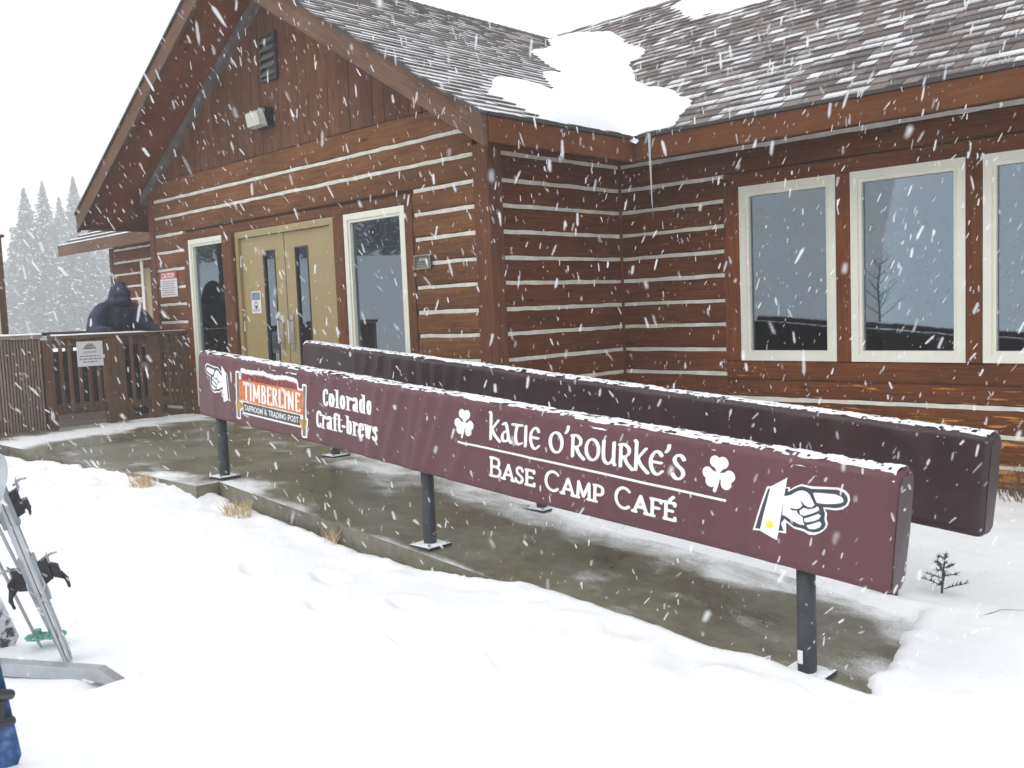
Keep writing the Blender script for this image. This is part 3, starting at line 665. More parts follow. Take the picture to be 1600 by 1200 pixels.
# ------------------------------------------------------------------ flat print: outlines from distance fields
def arc(cx, cy, rx, ry, a0, a1, n=14):
    return [(cx+rx*math.cos(math.radians(a0+(a1-a0)*i/n)), cy+ry*math.sin(math.radians(a0+(a1-a0)*i/n))) for i in range(n+1)]
def spline(P, m=5):
    P = [np.array(p, float) for p in P]; Q = []
    for i in range(len(P)-1):
        a, b_, c_, d_ = P[max(i-1, 0)], P[i], P[i+1], P[min(i+2, len(P)-1)]
        for k in range(m):
            t = k/m; Q.append(.5*(2*b_+(c_-a)*t+(2*a-5*b_+4*c_-d_)*t*t+(3*b_-a-3*c_+d_)*t**3))
    return [tuple(q) for q in Q]+[tuple(P[-1])]
def nibfield(strokes, X, Y, a, b_, th):
    c, s = math.cos(th), math.sin(th); xr = (X*c+Y*s)/a; yr = (-X*s+Y*c)/b_; best = np.full(X.shape, 1e9)
    for S in strokes:
        p = [((x_*c+y_*s)/a, (-x_*s+y_*c)/b_) for x_, y_ in S]
        for (x0, y0), (x1, y1) in zip(p[:-1], p[1:]):
            ex_, ey_ = x1-x0, y1-y0; t = np.clip(((xr-x0)*ex_+(yr-y0)*ey_)/(ex_*ex_+ey_*ey_+1e-12), 0, 1)
            best = np.minimum(best, (xr-x0-t*ex_)**2+(yr-y0-t*ey_)**2)
    return 1-np.sqrt(best)
def march(X, Y, Fd):
    """filled contour Fd > 0 as flat polygons"""
    V = []; Fc = []; cache = {}
    def vid(k, p):
        if k not in cache: cache[k] = len(V); V.append(p)
        return cache[k]
    ny, nx = Fd.shape; ins = Fd > 0
    full = ins[:-1, :-1] & ins[1:, :-1] & ins[:-1, 1:] & ins[1:, 1:]; part = (ins[:-1, :-1] | ins[1:, :-1] | ins[:-1, 1:] | ins[1:, 1:]) & ~full
    for j, i in np.argwhere(full):
        Fc.append(tuple(vid((a, c_), (X[a, c_], Y[a, c_])) for a, c_ in ((j, i), (j, i+1), (j+1, i+1), (j+1, i))))
    for j, i in np.argwhere(part):
        cs = ((j, i), (j, i+1), (j+1, i+1), (j+1, i)); P = []
        for k in range(4):
            A, B = cs[k], cs[(k+1) % 4]; fa, fb = Fd[A], Fd[B]
            if fa > 0: P.append(vid(A, (X[A], Y[A])))
            if (fa > 0) != (fb > 0):
                t = fa/(fa-fb); key = (min(A, B), max(A, B)); P.append(vid(key, (X[A]+(X[B]-X[A])*t, Y[A]+(Y[B]-Y[A])*t)))
        if len(P) > 2: Fc.append(tuple(P))
    return V, Fc
def gridxy(x0, x1, y0, y1, c): return np.meshgrid(np.arange(x0, x1+c, c), np.arange(y0, y1+c, c))
A_ = arc
def serif(x, y, w=.12): return [(x-w, y), (x+w, y)]
UNC = {   # round Irish-style hand, broad nib
 'k': (.78, [[(.06, 1.38), (.14, 1.30), (.14, 0)], [(.64, 1.02), (.2, .5)], spline([(.22, .54), (.42, .25), (.78, -.04)])]),
 'a': (.74, [spline([(.14, .88), (.32, .95), (.46, .6), (.54, .2), (.70, .02)]), spline([(.46, .56), (.24, .5), (.11, .28), (.2, .05), (.42, .08), (.53, .24)])]),
 't': (.66, [[(.0, .97), (.62, .99)], spline([(.32, .97), (.22, .6), (.22, .22), (.36, .02), (.60, .10)])]),
 'i': (.36, [[(.16, 1), (.16, 0)]]),
 'e': (.76, [spline([(.62, .84), (.5, .98), (.32, .98), (.12, .72), (.10, .36), (.26, .06), (.46, .0), (.66, .16)]), [(.12, .52), (.60, .52)]]),
 'O': (.92, [A_(.43, .5, .35, .48, 0, 360, 28)]),
 "'": (.28, [spline([(.16, 1.36), (.14, 1.2), (.04, 1.05)])]),
 'R': (.80, [[(.14, 1.0), (.14, 0)], spline([(.06, .98), (.35, 1.02), (.58, .86), (.56, .62), (.34, .47), (.16, .46)]), spline([(.34, .48), (.5, .2), (.80, -.04)])]),
 'U': (.86, [spline([(.1, 1.02), (.09, .5), (.14, .14), (.34, .0), (.54, .12), (.64, .3)]), [(.66, 1.02), (.66, .1), (.74, .0)]]),
 'S': (.66, [spline([(.58, .84), (.44, 1.0), (.22, .97), (.12, .76), (.28, .55), (.5, .4), (.56, .2), (.40, .0), (.18, .0), (.05, .16)])]),
}
UNC['K'] = (.78, [[(.06, 1.30), (.14, 1.22), (.14, 0)]]+UNC['k'][1][1:])
COP = {   # wide engraved capitals with hairline serifs
 'B': (.86, [[(.14, 0), (.14, 1)], spline([(.06, 1), (.45, 1), (.64, .88), (.62, .62), (.42, .53), (.16, .53)]), spline([(.16, .53), (.5, .52), (.72, .36), (.68, .1), (.45, 0), (.06, 0)])]),
 'A': (.98, [[(.06, 0), (.46, 1), (.86, 0)], [(.22, .32), (.70, .32)], serif(.06, 0), serif(.86, 0)]),
 'S': (.76, [spline([(.62, .82), (.5, .98), (.28, 1.0), (.12, .84), (.2, .62), (.46, .48), (.62, .30), (.54, .06), (.32, .0), (.1, .1), (.06, .22)])]),
 'E': (.80, [[(.14, 0), (.14, 1)], [(.05, 1), (.66, 1), (.66, .86)], [(.14, .52), (.54, .52)], [(.05, 0), (.70, 0), (.70, .15)]]),
 'C': (1.0, [A_(.52, .5, .42, .5, 48, 312, 24)]),
 'M': (1.12, [[(.12, 0), (.17, 1), (.54, .12), (.90, 1), (.96, 0)], serif(.12, 0, .1), serif(.96, 0, .1)]),
 'P': (.80, [[(.14, 0), (.14, 1)], spline([(.06, 1), (.45, 1), (.66, .86), (.64, .56), (.42, .44), (.16, .44)]), serif(.14, 0)]),
 'F': (.76, [[(.14, 0), (.14, 1)], [(.05, 1), (.66, 1), (.66, .86)], [(.14, .5), (.54, .5)], serif(.14, 0)]),
 'T': (.74, [[(.36, 0), (.36, 1)], [(.02, 1), (.70, 1)]]), 'R': (.84, [[(.14, 0), (.14, 1)], spline([(.1, 1), (.45, 1), (.66, .86), (.62, .58), (.42, .48), (.16, .48)]), [(.4, .48), (.74, 0)]]),
 'O': (1.0, [A_(.48, .5, .40, .5, 0, 360, 24)]), 'D': (.92, [[(.14, 0), (.14, 1)], spline([(.14, 1), (.5, .98), (.78, .72), (.78, .28), (.5, .02), (.14, 0)])]),
 'I': (.34, [[(.16, 0), (.16, 1)]]), 'N': (.92, [[(.14, 0), (.14, 1), (.74, 0), (.74, 1)]]), 'G': (1.0, [A_(.52, .5, .42, .5, 48, 330, 24), [(.90, .28), (.90, .46), (.62, .46)]]),
 'U': (.9, [spline([(.13, 1), (.13, .35), (.28, .04), (.58, .04), (.73, .35), (.73, 1)])]), 'L': (.7, [[(.14, 1), (.14, 0), (.64, 0)]]),
 '&': (.95, [spline([(.85, 0), (.3, .68), (.3, .92), (.48, .98), (.58, .82), (.2, .42), (.14, .16), (.36, 0), (.62, .12), (.80, .42)])]),
}
COP['É'] = (.80, COP['E'][1]+[[(.36, 1.16), (.56, 1.36)]])
FAT = {   # condensed fat face, all weight in the uprights
 'C': (.66, [spline([(.54, .92), (.48, 1.18), (.34, 1.24), (.19, 1.0), (.17, .6), (.2, .2), (.34, -.02), (.5, .06), (.55, .3)])]),
 'o': (.62, [A_(.31, .5, .15, .50, 0, 360, 22)]), 'l': (.40, [[(.2, 0), (.2, 1.32)], [(.04, 1.34), (.2, 1.34)], serif(.2, 0, .16)]),
 'r': (.56, [[(.2, 0), (.2, .98)], [(.04, 1.0), (.2, 1.0)], serif(.2, 0, .16), spline([(.24, .72), (.34, .96), (.48, .92), (.46, .8)])]),
 'a': (.62, [spline([(.14, .76), (.2, .98), (.36, 1.0), (.42, .8), (.42, .1), (.54, .0)]), spline([(.42, .58), (.24, .5), (.16, .28), (.2, .05), (.32, .04), (.42, .2)])]),
 'd': (.66, [[(.46, 1.32), (.46, .02), (.56, .0)], [(.3, 1.34), (.46, 1.34)], spline([(.46, .85), (.32, 1.0), (.18, .86), (.16, .5), (.18, .14), (.32, 0), (.46, .15)])]),
 'f': (.44, [spline([(.46, 1.18), (.38, 1.36), (.24, 1.26), (.21, 1.0), (.21, 0)]), [(.03, .94), (.44, .94)], serif(.21, 0, .16)]),
 't': (.46, [spline([(.2, 1.3), (.2, .5), (.22, .1), (.34, 0), (.46, .1)]), [(.02, .94), (.44, .94)]]),
 '-': (.40, [[(.12, .47), (.28, .47)], [(.12, .53), (.28, .53)], [(.12, .41), (.28, .41)]]),
 'b': (.66, [[(.2, 1.32), (.2, .04)], [(.04, 1.34), (.2, 1.34)], spline([(.2, .85), (.34, 1.0), (.48, .86), (.50, .5), (.48, .14), (.34, 0), (.2, .15)])]),
 'e': (.60, [spline([(.18, .55), (.46, .56), (.45, .85), (.32, 1.0), (.19, .86), (.16, .5), (.19, .14), (.33, -.01), (.5, .2)])]),
 'w': (.88, [[(.14, 1), (.30, .04), (.45, .95)], [(.45, .95), (.60, .04), (.76, 1)], serif(.14, 1, .13), serif(.76, 1, .1)]),
 's': (.54, [spline([(.42, .74), (.38, .95), (.26, 1.0), (.16, .84), (.22, .62), (.38, .42), (.42, .2), (.3, 0), (.16, .04), (.12, .26)])]),
}
TIM = {   # tall poster capitals
 'T': (.56, [[(.28, 0), (.28, 1)], [(.02, 1), (.54, 1)], [(.03, 1), (.03, .86)], [(.53, 1), (.53, .86)]]), 'I': (.34, [[(.17, 0), (.17, 1)]]), 'M': (.82, [[(.10, 0), (.13, 1), (.40, .2), (.66, 1), (.70, 0)]]),
 'B': (.56, [[(.15, 0), (.15, 1)], spline([(.15, 1), (.38, .97), (.42, .76), (.34, .56), (.16, .53)]), spline([(.16, .53), (.4, .5), (.46, .26), (.4, .03), (.15, 0)])]),
 'E': (.50, [[(.15, 0), (.15, 1)], [(.15, 1), (.46, 1), (.46, .88)], [(.15, .55), (.40, .55)], [(.15, 0), (.48, 0), (.48, .12)]]),
 'R': (.58, [[(.15, 0), (.15, 1)], spline([(.15, 1), (.38, .97), (.44, .76), (.36, .55), (.16, .52)]), [(.3, .5), (.50, 0)]]),
 'L': (.48, [[(.15, 1), (.15, 0), (.46, 0), (.46, .14)]]), 'N': (.66, [[(.13, 0), (.13, 1), (.52, 0), (.52, 1)]]),
}
def text_field(font, s, a, b_, th, c, track=.0, small=None):
    """returns X, Y, field in em units with the text's own width"""
    x = 0; strokes = []; dots = []
    for ch in s:
        if ch == ' ': x += .42; continue
        k = 1.
        if small and ch.islower(): k = small; ch = ch.upper()
        w, S = font[ch]; strokes += [[(x+p[0]*k, p[1]*k) for p in q] for q in S]; x += w*k+track
    X, Y = gridxy(-.2, x+.1, -.25, 1.6, c)
    F_ = np.full(X.shape, -1e3)
    for q in strokes:          # evaluate each stroke only near itself
        xs_ = [p[0] for p in q]; i0 = max(0, int((min(xs_)-a*1.6+.2)/c)); i1 = min(X.shape[1], int((max(xs_)+a*1.6+.2)/c)+2)
        F_[:, i0:i1] = np.maximum(F_[:, i0:i1], nibfield([q], X[:, i0:i1], Y[:, i0:i1], a, b_, th))
    return X, Y, F_, x-track

# ------------------------------------------------------------------ padded ramp railings
def make_rail(name, y_front, x_left, x_right, z_left, mat, wr, label, seed, pofs=.15):
    """a post-and-rail pair of pads: local (u, v) on the front face; u along the slope, v up from the top edge"""
    o3 = Vector((x_left, y_front, z_left)); ux = Vector((.99669, 0, -.08128)); vx = Vector((.08128, 0, .99669)); L = (x_right-x_left)/ux.x
    root = tag(empty(name, (x_left+.4, y_front+.08, -.3)), label, 'railing')
    HGT, T = .478, .155
    def wrinkle(u, v):
        u = np.asarray(u, float); v = np.asarray(v, float)
        f = .5+.5*np.sin(v*6.5+1.2)
        folds = np.zeros(np.shape(u+v))
        for k_, (c0, sl, w_, am) in enumerate(wr):
            folds = folds+am*np.exp(-((u-c0-sl*v)/w_)**2)
        return folds+.006*(fbm(u*2.2, v*2.5, seed)-.5)+.0025*(fbm(u*9, v*5, seed+3)-.5)
    prof = []            # (y offset from front face, v, front weight)
    for i in range(13): prof.append((0., -HGT+.012+(HGT-.045)*i/12, 1.))
    for a_ in range(1, 6): t = math.radians(90*a_/6); prof.append((.033-.033*math.cos(t), -.033+.033*math.sin(t), 1-a_/6))
    for i in range(1, 5): prof.append((.033+(T-.066)*i/5, .003*math.sin(math.pi*i/5), 0.))
    for a_ in range(0, 6): t = math.radians(90*a_/5); prof.append((T-.033+.033*math.sin(t), -.033+.033*math.cos(t), 0.))
    for i in range(1, 7): prof.append((T, -.033-(HGT-.05)*i/6, 0.))
    prof += [(T-.03, -HGT+.002, 0), (.03, -HGT+.0, 0)]
    n = len(prof); us = np.concatenate([[0, .004, .012], np.linspace(.03, L-.03, 230), [L-.012, L-.004, L]])
    V = []; F = []
    for u in us:
        e = min(u, L-u); sh = .012*max(0, 1-e/.03)**2
        for (py, v, w) in prof:
            d = float(wrinkle(u, v))*w
            yy = py+(sh if py < T/2 else -sh)-d
            vv = v-(sh if v > -.06 else 0)+(sh*1.4 if v < -HGT+.06 else 0)
            sag = .006*math.sin(u*2.1+seed)*(1 if v < -.4 else 0)+.004*float(vnoise(u*6, 0, seed+9)-.5)*(1 if v > -.02 else 0)
            uo = .02*max(0, (-v-.38))*(1 if u > L/2 else -1)*-1 if e < .01 else 0
            p = o3+ux*(u+uo)+vx*(vv+sag)+Vector((0, yy, 0)); V.append(p)
    for i in range(len(us)-1):
        for k in range(n): F.append((i*n+k, (i+1)*n+k, (i+1)*n+(k+1) % n, i*n+(k+1) % n))
    F.append(tuple(range(n))); F.append(tuple((len(us)-1)*n+k for k in range(n))[::-1])
    cover = mk('padded_cover', V, F, mat, root, True)
    # flat end panel, sewn in with piping
    ep = [(.012, -HGT+.03), (.008, -.25), (.012, -.05), (.04, -.018), (.115, -.018), (.143, -.05), (.147, -.25), (.125, -HGT+.035), (.09, -HGT+.012), (.03, -HGT+.012)]
    for uu_, sg in ((L, 1), (0, -1)):
        cc = o3+ux*(uu_+sg*.006)+vx*(-HGT/2)+Vector((0, T/2, 0)); V = [o3+ux*(uu_+sg*.0025)+vx*v+Vector((0, py, 0)) for py, v in ep]+[cc]; k_ = len(ep)
        mk('end_panel', V, [((i+1) % k_, i, k_) if sg < 0 else (i, (i+1) % k_, k_) for i in range(k_)], M['endshade'] if mat is M['maroon'] else mat, cover)
    # seam piping on the end
    for uu_ in (L-.002,):
        q = MB(); q.tube([o3+ux*(uu_-.005)+vx*v+Vector((0, py, 0)) for py, v in ((.022, -HGT+.03), (.018, -.2), (.022, -.05), (.05, -.020), (.10, -.020), (.135, -.05), (.14, -.2), (.135, -HGT+.03))], .005, 6); q.build('seam', mat, cover, True)
    # snow on top: uneven crust
    us2 = np.arange(.01, L-.01, .012); vs_ = np.linspace(-.012, .145, 9); V = []; F = []
    for u in us2:
        th_ = .003+.012*float(fbm(u*3, 0, seed+5))*float(.3+fbm(u*17, 2, seed+6)); fr_ = .010-.016*float(fbm(u*14, 5, seed+7))
        for k, s_ in enumerate(vs_):
            t = k/8; yy = (fr_+(T-.005-fr_)*t); hgt = th_*math.sin(math.pi*min(max(t, .0), 1))**.5+.010*float(fbm(u*45, k*1.7, seed+8)-.52)
            vv = -.034+math.sqrt(max(0, .033**2-max(0, .033-yy)**2)) if yy < .033 else (0 if yy < T-.033 else -.033+math.sqrt(max(0, .033**2-(yy-T+.033)**2)))
            if k in (0, 8): hgt = -.003
            V.append(o3+ux*u+vx*(vv+hgt)+Vector((0, yy, 0)))
    m_ = len(vs_)
    for i in range(len(us2)-1):
        for k in range(m_-1):
            if float(fbm(us2[i]*26, k*.9, seed+12))+(.10 if 0 < k < 6 else -.04)+.16*float(vnoise(us2[i]*1.1, 0, seed+2)-.5) > .475: F.append((i*m_+k, (i+1)*m_+k, (i+1)*m_+k+1, i*m_+k+1))
    tag(mk('snow_crust', V, F, M['snowdust'], cover, True), kind='stuff')
    # posts with bolted base plates
    for px in (o3.x+pofs, o3.x+pofs+2.35, o3.x+pofs+4.70):
        zz = float(ramp_z(px)); yc = y_front+.08; pt = o3.z-(px-o3.x)*.0815-.40
        q = MB(); sides = 12; sq = []
        for k in range(sides):
            t = 2*math.pi*k/sides; c_, s_ = math.cos(t), math.sin(t); r = .036/max(abs(c_), abs(s_))**.5; sq.append((c_*r, s_*r))
        V = []; F = []
        for zq, sc_ in ((zz+.012, .98), (zz+.05, 1.02), (zz+.25, .99), (pt, 1.0)):
            V += [(px+a*sc_, yc+b_*sc_, zq) for a, b_ in sq]
        for i in range(3):
            for k in range(sides): F.append((i*sides+k, i*sides+(k+1) % sides, (i+1)*sides+(k+1) % sides, (i+1)*sides+k))
        F.append(tuple(3*sides+k for k in range(sides)))
        po = mk('post', V, F, M['blackpost'], root, True)
        bp_ = mk('base_plate', *boxVF(px-.09, px+.09, yc-.09, yc+.09, zz-.002, zz+.012), M['blackpost'], po); bevel(bp_, .003)
        for a in (-.068, .068):
            for b_ in (-.068, .068):
                q = MB(); q.tube([(px+a, yc+b_, zz+.010), (px+a, yc+b_, zz+.028)], .010, 6); q.build('bolt', M['alu'], po)
        V = []; F = []; nn = 9
        for j in range(nn):
            for i in range(nn):
                a, b_ = -.088+.176*i/(nn-1), -.088+.176*j/(nn-1)
                hh = .0125+max(-.004, .012*float(fbm((px+a)*14, (yc+b_)*14, seed+31))-.002)*(0 if i in (0, nn-1) or j in (0, nn-1) else 1)
                V.append((px+a, yc+b_, zz+hh))
        for j in range(nn-1):
            for i in range(nn-1): F.append((j*nn+i, j*nn+i+1, (j+1)*nn+i+1, (j+1)*nn+i))
        tag(mk('snow_crust', V, F, M['snowdust'], po, True), kind='stuff')
    def decal(nm, V2, F2, mat_, off):
        if not V2: return
        a = np.array(V2); d = wrinkle(a[:, 0], a[:, 1])
        V = [o3+ux*float(p[0])+vx*float(p[1])+Vector((0, -float(q)-off, 0)) for p, q in zip(a, d)]
        return mk(nm, V, [tuple(f) for f in F2], mat_, cover)
    return root, cover, decal, L
WRF = [(1.50, .2, .03, .007), (1.75, .25, .04, .007), (2.20, .2, .035, .013), (2.30, .3, .025, .010), (2.42, .35, .03, .013), (2.55, .2, .025, .011), (2.66, .3, .035, .014), (2.80, .4, .03, .010), (.20, -.1, .04, .006), (.52, .1, .05, .006), (3.08, .5, .04, .009), (3.6, .6, .06, .006), (4.2, .2, .1, .005), (4.66, -.3, .05, .007), (5.15, .35, .05, .008)]
WRB = [(.75+.16*i, .25*math.sin(i), .035, .012) for i in range(9)]+[(2.6, .5, .1, .012), (3.6, -.3, .12, .01), (4.6, .8, .12, .016), (5.05, -.9, .1, .014)]
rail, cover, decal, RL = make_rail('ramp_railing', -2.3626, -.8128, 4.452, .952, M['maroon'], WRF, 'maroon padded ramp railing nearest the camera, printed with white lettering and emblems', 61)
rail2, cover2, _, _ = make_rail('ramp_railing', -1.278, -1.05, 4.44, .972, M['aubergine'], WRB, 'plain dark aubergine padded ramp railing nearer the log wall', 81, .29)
# a small white sticker on the nearest post
st_ = mk('sticker', *boxVF(4.02, 4.042, -2.3315, -2.3285, -.31, -.255), M['signwhite'], rail)

def put_text(font, seq, u0, u1, v0, h, nib, mat, c=.03, track=.02, off=.0022):
    """each letter its own thin print; seq = letters or (letter, size) pairs"""
    seq = [(q, 1.) if isinstance(q, str) else q for q in seq]; x = 0; pos = []
    for ch, k in seq:
        pos.append(x); x += .42+track if ch == ' ' else font[ch][0]*k+track
    sc_ = (u1-u0)/(x-track)
    for (ch, k), x0 in zip(seq, pos):
        if ch == ' ': continue
        w, S = font[ch]; S = [[(p[0]*k, p[1]*k) for p in q] for q in S]
        X, Y = gridxy(-.25, w*k+.25, -.25, 1.65, c); V, F = march(X, Y, nibfield(S, X, Y, *nib))
        decal('letter', [(u0+(x0+p[0])*sc_, v0+p[1]*h) for p in V], F, mat, off)
UNC['E'] = UNC['e']
put_text(UNC, "katie O'ROURKE'S", 3.135, 4.36, -.192, .104, (.105, .052, math.radians(22)), M['white'], .028, .04)
SMC = [('B', 1), ('A', .8), ('S', .8), ('E', .8), ' ', ('C', 1), ('A', .8), ('M', .8), ('P', .8), ' ', ('C', 1), ('A', .8), ('F', .8), ('É', .8)]
put_text(COP, SMC, 3.145, 4.325, -.386, .096, (.085, .070, 0), M['white'], .03, .05)
put_text(FAT, "Colorado", 1.625, 2.145, -.198, .082, (.118, .038, 0), M['white'], .03, 0)
put_text(FAT, "Craft-brews", 1.548, 2.205, -.348, .082, (.118, .038, 0), M['white'], .03, 0)
def shape(nm, layers_, cell=.004):
    for k, (mat_, off, fn, bb) in enumerate(layers_):
        X, Y = gridxy(*bb, cell); V, F = march(X, Y, fn(X, Y)); decal(nm if k == 0 else 'print_layer', V, F, mat_, off)
# thin rule
X, Y = gridxy(2.89, 4.58, -.26, -.23, .004); V, F = march(X, Y, np.minimum(np.minimum(X-2.897, 4.569-X), .0055-np.abs(Y+.2445))); decal('rule', V, F, M['white'], .0022)
# shamrocks
def shamrock(cx, cy, s):
    def fn(X, Y):
        x, y = (X-cx)/s, (Y-cy)/s; f = np.full(X.shape, -9.)
        for a in (90, 205, -25):
            c_, sn = math.cos(math.radians(a)), math.sin(math.radians(a)); p = x*c_+y*sn; q = -x*sn+y*c_
            for sg in (-1, 1): f = np.maximum(f, .27-np.hypot(p-.52, q-sg*.20))
            f = np.maximum(f, np.minimum(.30*np.clip(p/.36, 0, 1)-np.abs(q)*.9, .52-p))
        f = np.maximum(f, nibfield([spline([(0, 0), (-.05, -.4), (-.17, -.80)])], x, y, .085, .085, 0)*.085)
        return f*s
    shape('shamrock_emblem', [(M['white'], .0022, fn, (cx-s*1.1, cx+s*1.1, cy-s*1.2, cy+s*1.1))], .003)
shamrock(2.948, -.136, .096); shamrock(4.527, -.134, .096)
# pointing hands (outline traced in a 1600 x 1120 sketch frame)
HP = dict(
 sleeve_o=[(130, 860), (295, 288), (340, 300), (556, 208), (470, 1018), (235, 872)],
 hand_o=[(500, 330), (595, 335), (595, 372), (650, 338), (740, 313), (825, 342), (880, 358), (1200, 408), (1290, 448), (1345, 508), (1360, 580), (1338, 642), (1282, 682), (1200, 690), (1050, 664), (1085, 720), (1082, 790), (1108, 850), (1088, 912), (1030, 958), (950, 986), (875, 978), (800, 928), (680, 884), (570, 790), (580, 942), (460, 910)],
 sleeve_d=[(312, 322), (345, 324), (245, 850), (165, 838)],
 hand_d=[(515, 345), (575, 350), (572, 398), (650, 362), (740, 338), (810, 362), (870, 388), (1190, 432), (1275, 472), (1325, 532), (1336, 585), (1310, 637), (1250, 660), (1180, 662), (1030, 636), (1060, 720), (1058, 800), (1082, 860), (1062, 910), (1000, 946), (930, 952), (860, 932), (800, 897), (680, 857), (548, 745), (505, 800), (548, 906), (465, 892)],
 palm=[(525, 447), (610, 440), (700, 397), (760, 395), (815, 420), (855, 460), (900, 550), (925, 602), (892, 626), (840, 618), (792, 580), (735, 505), (770, 590), (740, 622), (690, 630), (600, 603), (640, 640), (705, 655), (722, 695), (782, 742), (790, 800), (815, 850), (740, 830), (640, 770), (560, 708), (518, 690)],
 index=[(895, 440), (1000, 455), (1180, 490), (1260, 530), (1285, 575), (1260, 602), (1180, 607), (1060, 600), (950, 575), (920, 510)],
 f1=[(738, 655), (790, 622), (850, 648), (920, 642), (960, 620), (985, 650), (970, 682), (900, 706), (800, 727), (750, 705)],
 f2=[(800, 762), (860, 752), (980, 716), (1012, 745), (990, 785), (920, 806), (830, 815), (805, 792)], f3=[(835, 852), (900, 842), (1000, 815), (1028, 850), (1010, 890), (940, 913), (870, 902)],
 cuff=[(342, 318), (556, 208), (470, 1018), (240, 866)])
def hand(u0, v0, sx, sy, mirror, dot):
    # sheared back onto the face of the pad
    def T_(P):
        return [(u0+(-(x_-130) if mirror else (x_-130))*sx, v0-(y_-208)*sy+(x_-130)*sy*.305) for x_, y_ in P]
    def un(keys, grow=0): return lambda X, Y: np.maximum.reduce([poly_sd(T_(HP[k]), X, Y) for k in keys])+grow
    w = 1240*sx; bb = (u0-w, u0+.01, v0-.36, v0+.12) if mirror else (u0-.01, u0+w, v0-.36, v0+.12)
    L_ = [(M['white'], .0020, un(['sleeve_o', 'hand_o']), bb), (M['ink'], .0030, un(['sleeve_d', 'hand_d']), bb), (M['white'], .0040, un(['palm', 'index', 'f1', 'f2', 'f3']), bb), (M['white'], .0050, un(['cuff']), bb)]
    if dot:
        c_ = T_([(365, 798)])[0]; L_.append((M['yellow'], .0060, lambda X, Y: .0155-np.hypot(X-c_[0], Y-c_[1]), bb))
    shape('pointing_hand_emblem', L_, .0026)
hand(4.702, -.135, .000331, .000318, False, True); hand(.490, -.110, .000300, .000318, True, False)
# tavern emblem: tree line, orange plank, grey plank, two posts
def pf(P): return lambda X, Y: poly_sd(P, X, Y)
treetop = [(.632, -.155)]
for i in range(60):
    u = .640+i*.0118; treetop.append((u, -.080-.012*(i % 2)-.010*float(vnoise(i*.7, 1, 5))-.006*math.sin(i*.22)))
treetop += [(1.345, -.155)]
snowtop = [treetop[0]]+[(u, v+.010+.008*float(vnoise(i*.9, 4, 6))) for i, (u, v) in enumerate(treetop[1:-1])]+[treetop[-1]]
p_plank = [(.603, -.140), (1.408, -.136), (1.402, -.200), (1.410, -.296), (1.20, -.293), (.90, -.296), (.606, -.290), (.610, -.215)]
p_grey = [(.655, -.300), (1.372, -.303), (1.368, -.372), (.662, -.372)]
p_l = [(.572, -.098), (.604, -.098), (.606, -.420), (.574, -.420)]; p_r = [(1.408, -.102), (1.440, -.102), (1.440, -.432), (1.408, -.432)]
k_l = [(.565, -.315), (.60, -.298), (.65, -.312), (.655, -.335), (.625, -.352), (.598, -.372), (.570, -.350)]; k_r = [(1.352, -.345), (1.385, -.325), (1.42, -.330), (1.452, -.320), (1.448, -.355), (1.428, -.395), (1.40, -.40), (1.392, -.37)]
allp = [snowtop, p_plank, p_grey, p_l, p_r, k_l, k_r]; bb = (.53, 1.49, -.47, -.03)
X, Y = gridxy(*bb, .003)
for nm, ps, grow, mat_, off in (('tavern_emblem', allp, .013, 'white', .0020), ('print_layer', [p_l, p_r], 0, 'postprint', .0030), ('print_layer', [treetop], 0, 'treeprint', .0030), ('print_layer', [p_plank], 0, 'orange', .0040), ('print_layer', [p_grey], 0, 'greyplank', .0040), ('print_layer', [k_l, k_r], 0, 'gold', .0050)):
    V, F = march(X, Y, np.maximum.reduce([poly_sd(p, X, Y) for p in ps])+grow); decal(nm, V, F, M[mat_], off)
put_text(TIM, "TIMBERLINE", .672, 1.372, -.277, .120, (.088, .034, 0), M['white'], .03, .05, .0052)
put_text(COP, "TAPROOM & TRADING POST", .676, 1.352, -.354, .034, (.085, .085, 0), M['white'], .05, .03, .0052)

# ------------------------------------------------------------------ small signs
def print_lines(parent, mapf, rows, mat, seed):
    """rows of small unreadable type as flat dashes: (x0, x1, z, h)"""
    rnd = random.Random(seed); q = MB()
    for (x0, x1, z, h) in rows:
        x_ = x0
        while x_ < x1-.004:
            w = min(rnd.uniform(h*1.2, h*4.5), x1-x_); P = [mapf(x_, z), mapf(x_+w, z), mapf(x_+w, z+h), mapf(x_, z+h)]; q.add(P, [(0, 1, 2, 3)]); x_ += w+h*.55
    return q.build('print', mat, parent)
def flat_text(parent, font, s, mapf, x0, x1, z0, h, nib, mat, track=.03):
    X, Y, F_, w = text_field(font, s, *nib, .05, track); V, F = march(X, Y, F_)
    return mk('lettering', [mapf(x0+p[0]*(x1-x0)/w, z0+p[1]*h) for p in V], [tuple(f) for f in F], mat, parent)
# caution notice on the logs left of the entrance
cs = tag(empty('caution_sign', (-5.94, -.03, 1.50)), 'red and white caution notice on the logs left of the entrance', 'sign')
q = bx('board', -6.17, -5.71, -.036, -.029, 1.512, 1.745, M['signwhite'], cs, 0); q = bx('header', -6.17, -5.71, -.036, -.029, 1.7455, 1.835, M['signred'], cs, 0)
fmap = lambda x_, z: (x_, -.0375, z)
flat_text(cs, COP, "CAUTION", fmap, -6.12, -5.77, 1.762, .055, (.10, .10, 0), M['white'])
print_lines(cs, fmap, [(-6.13+.02*(i % 2), -5.75-.02*(i % 3), 1.708-.029*i, .012) for i in range(7)], M['signgrey'], 3)
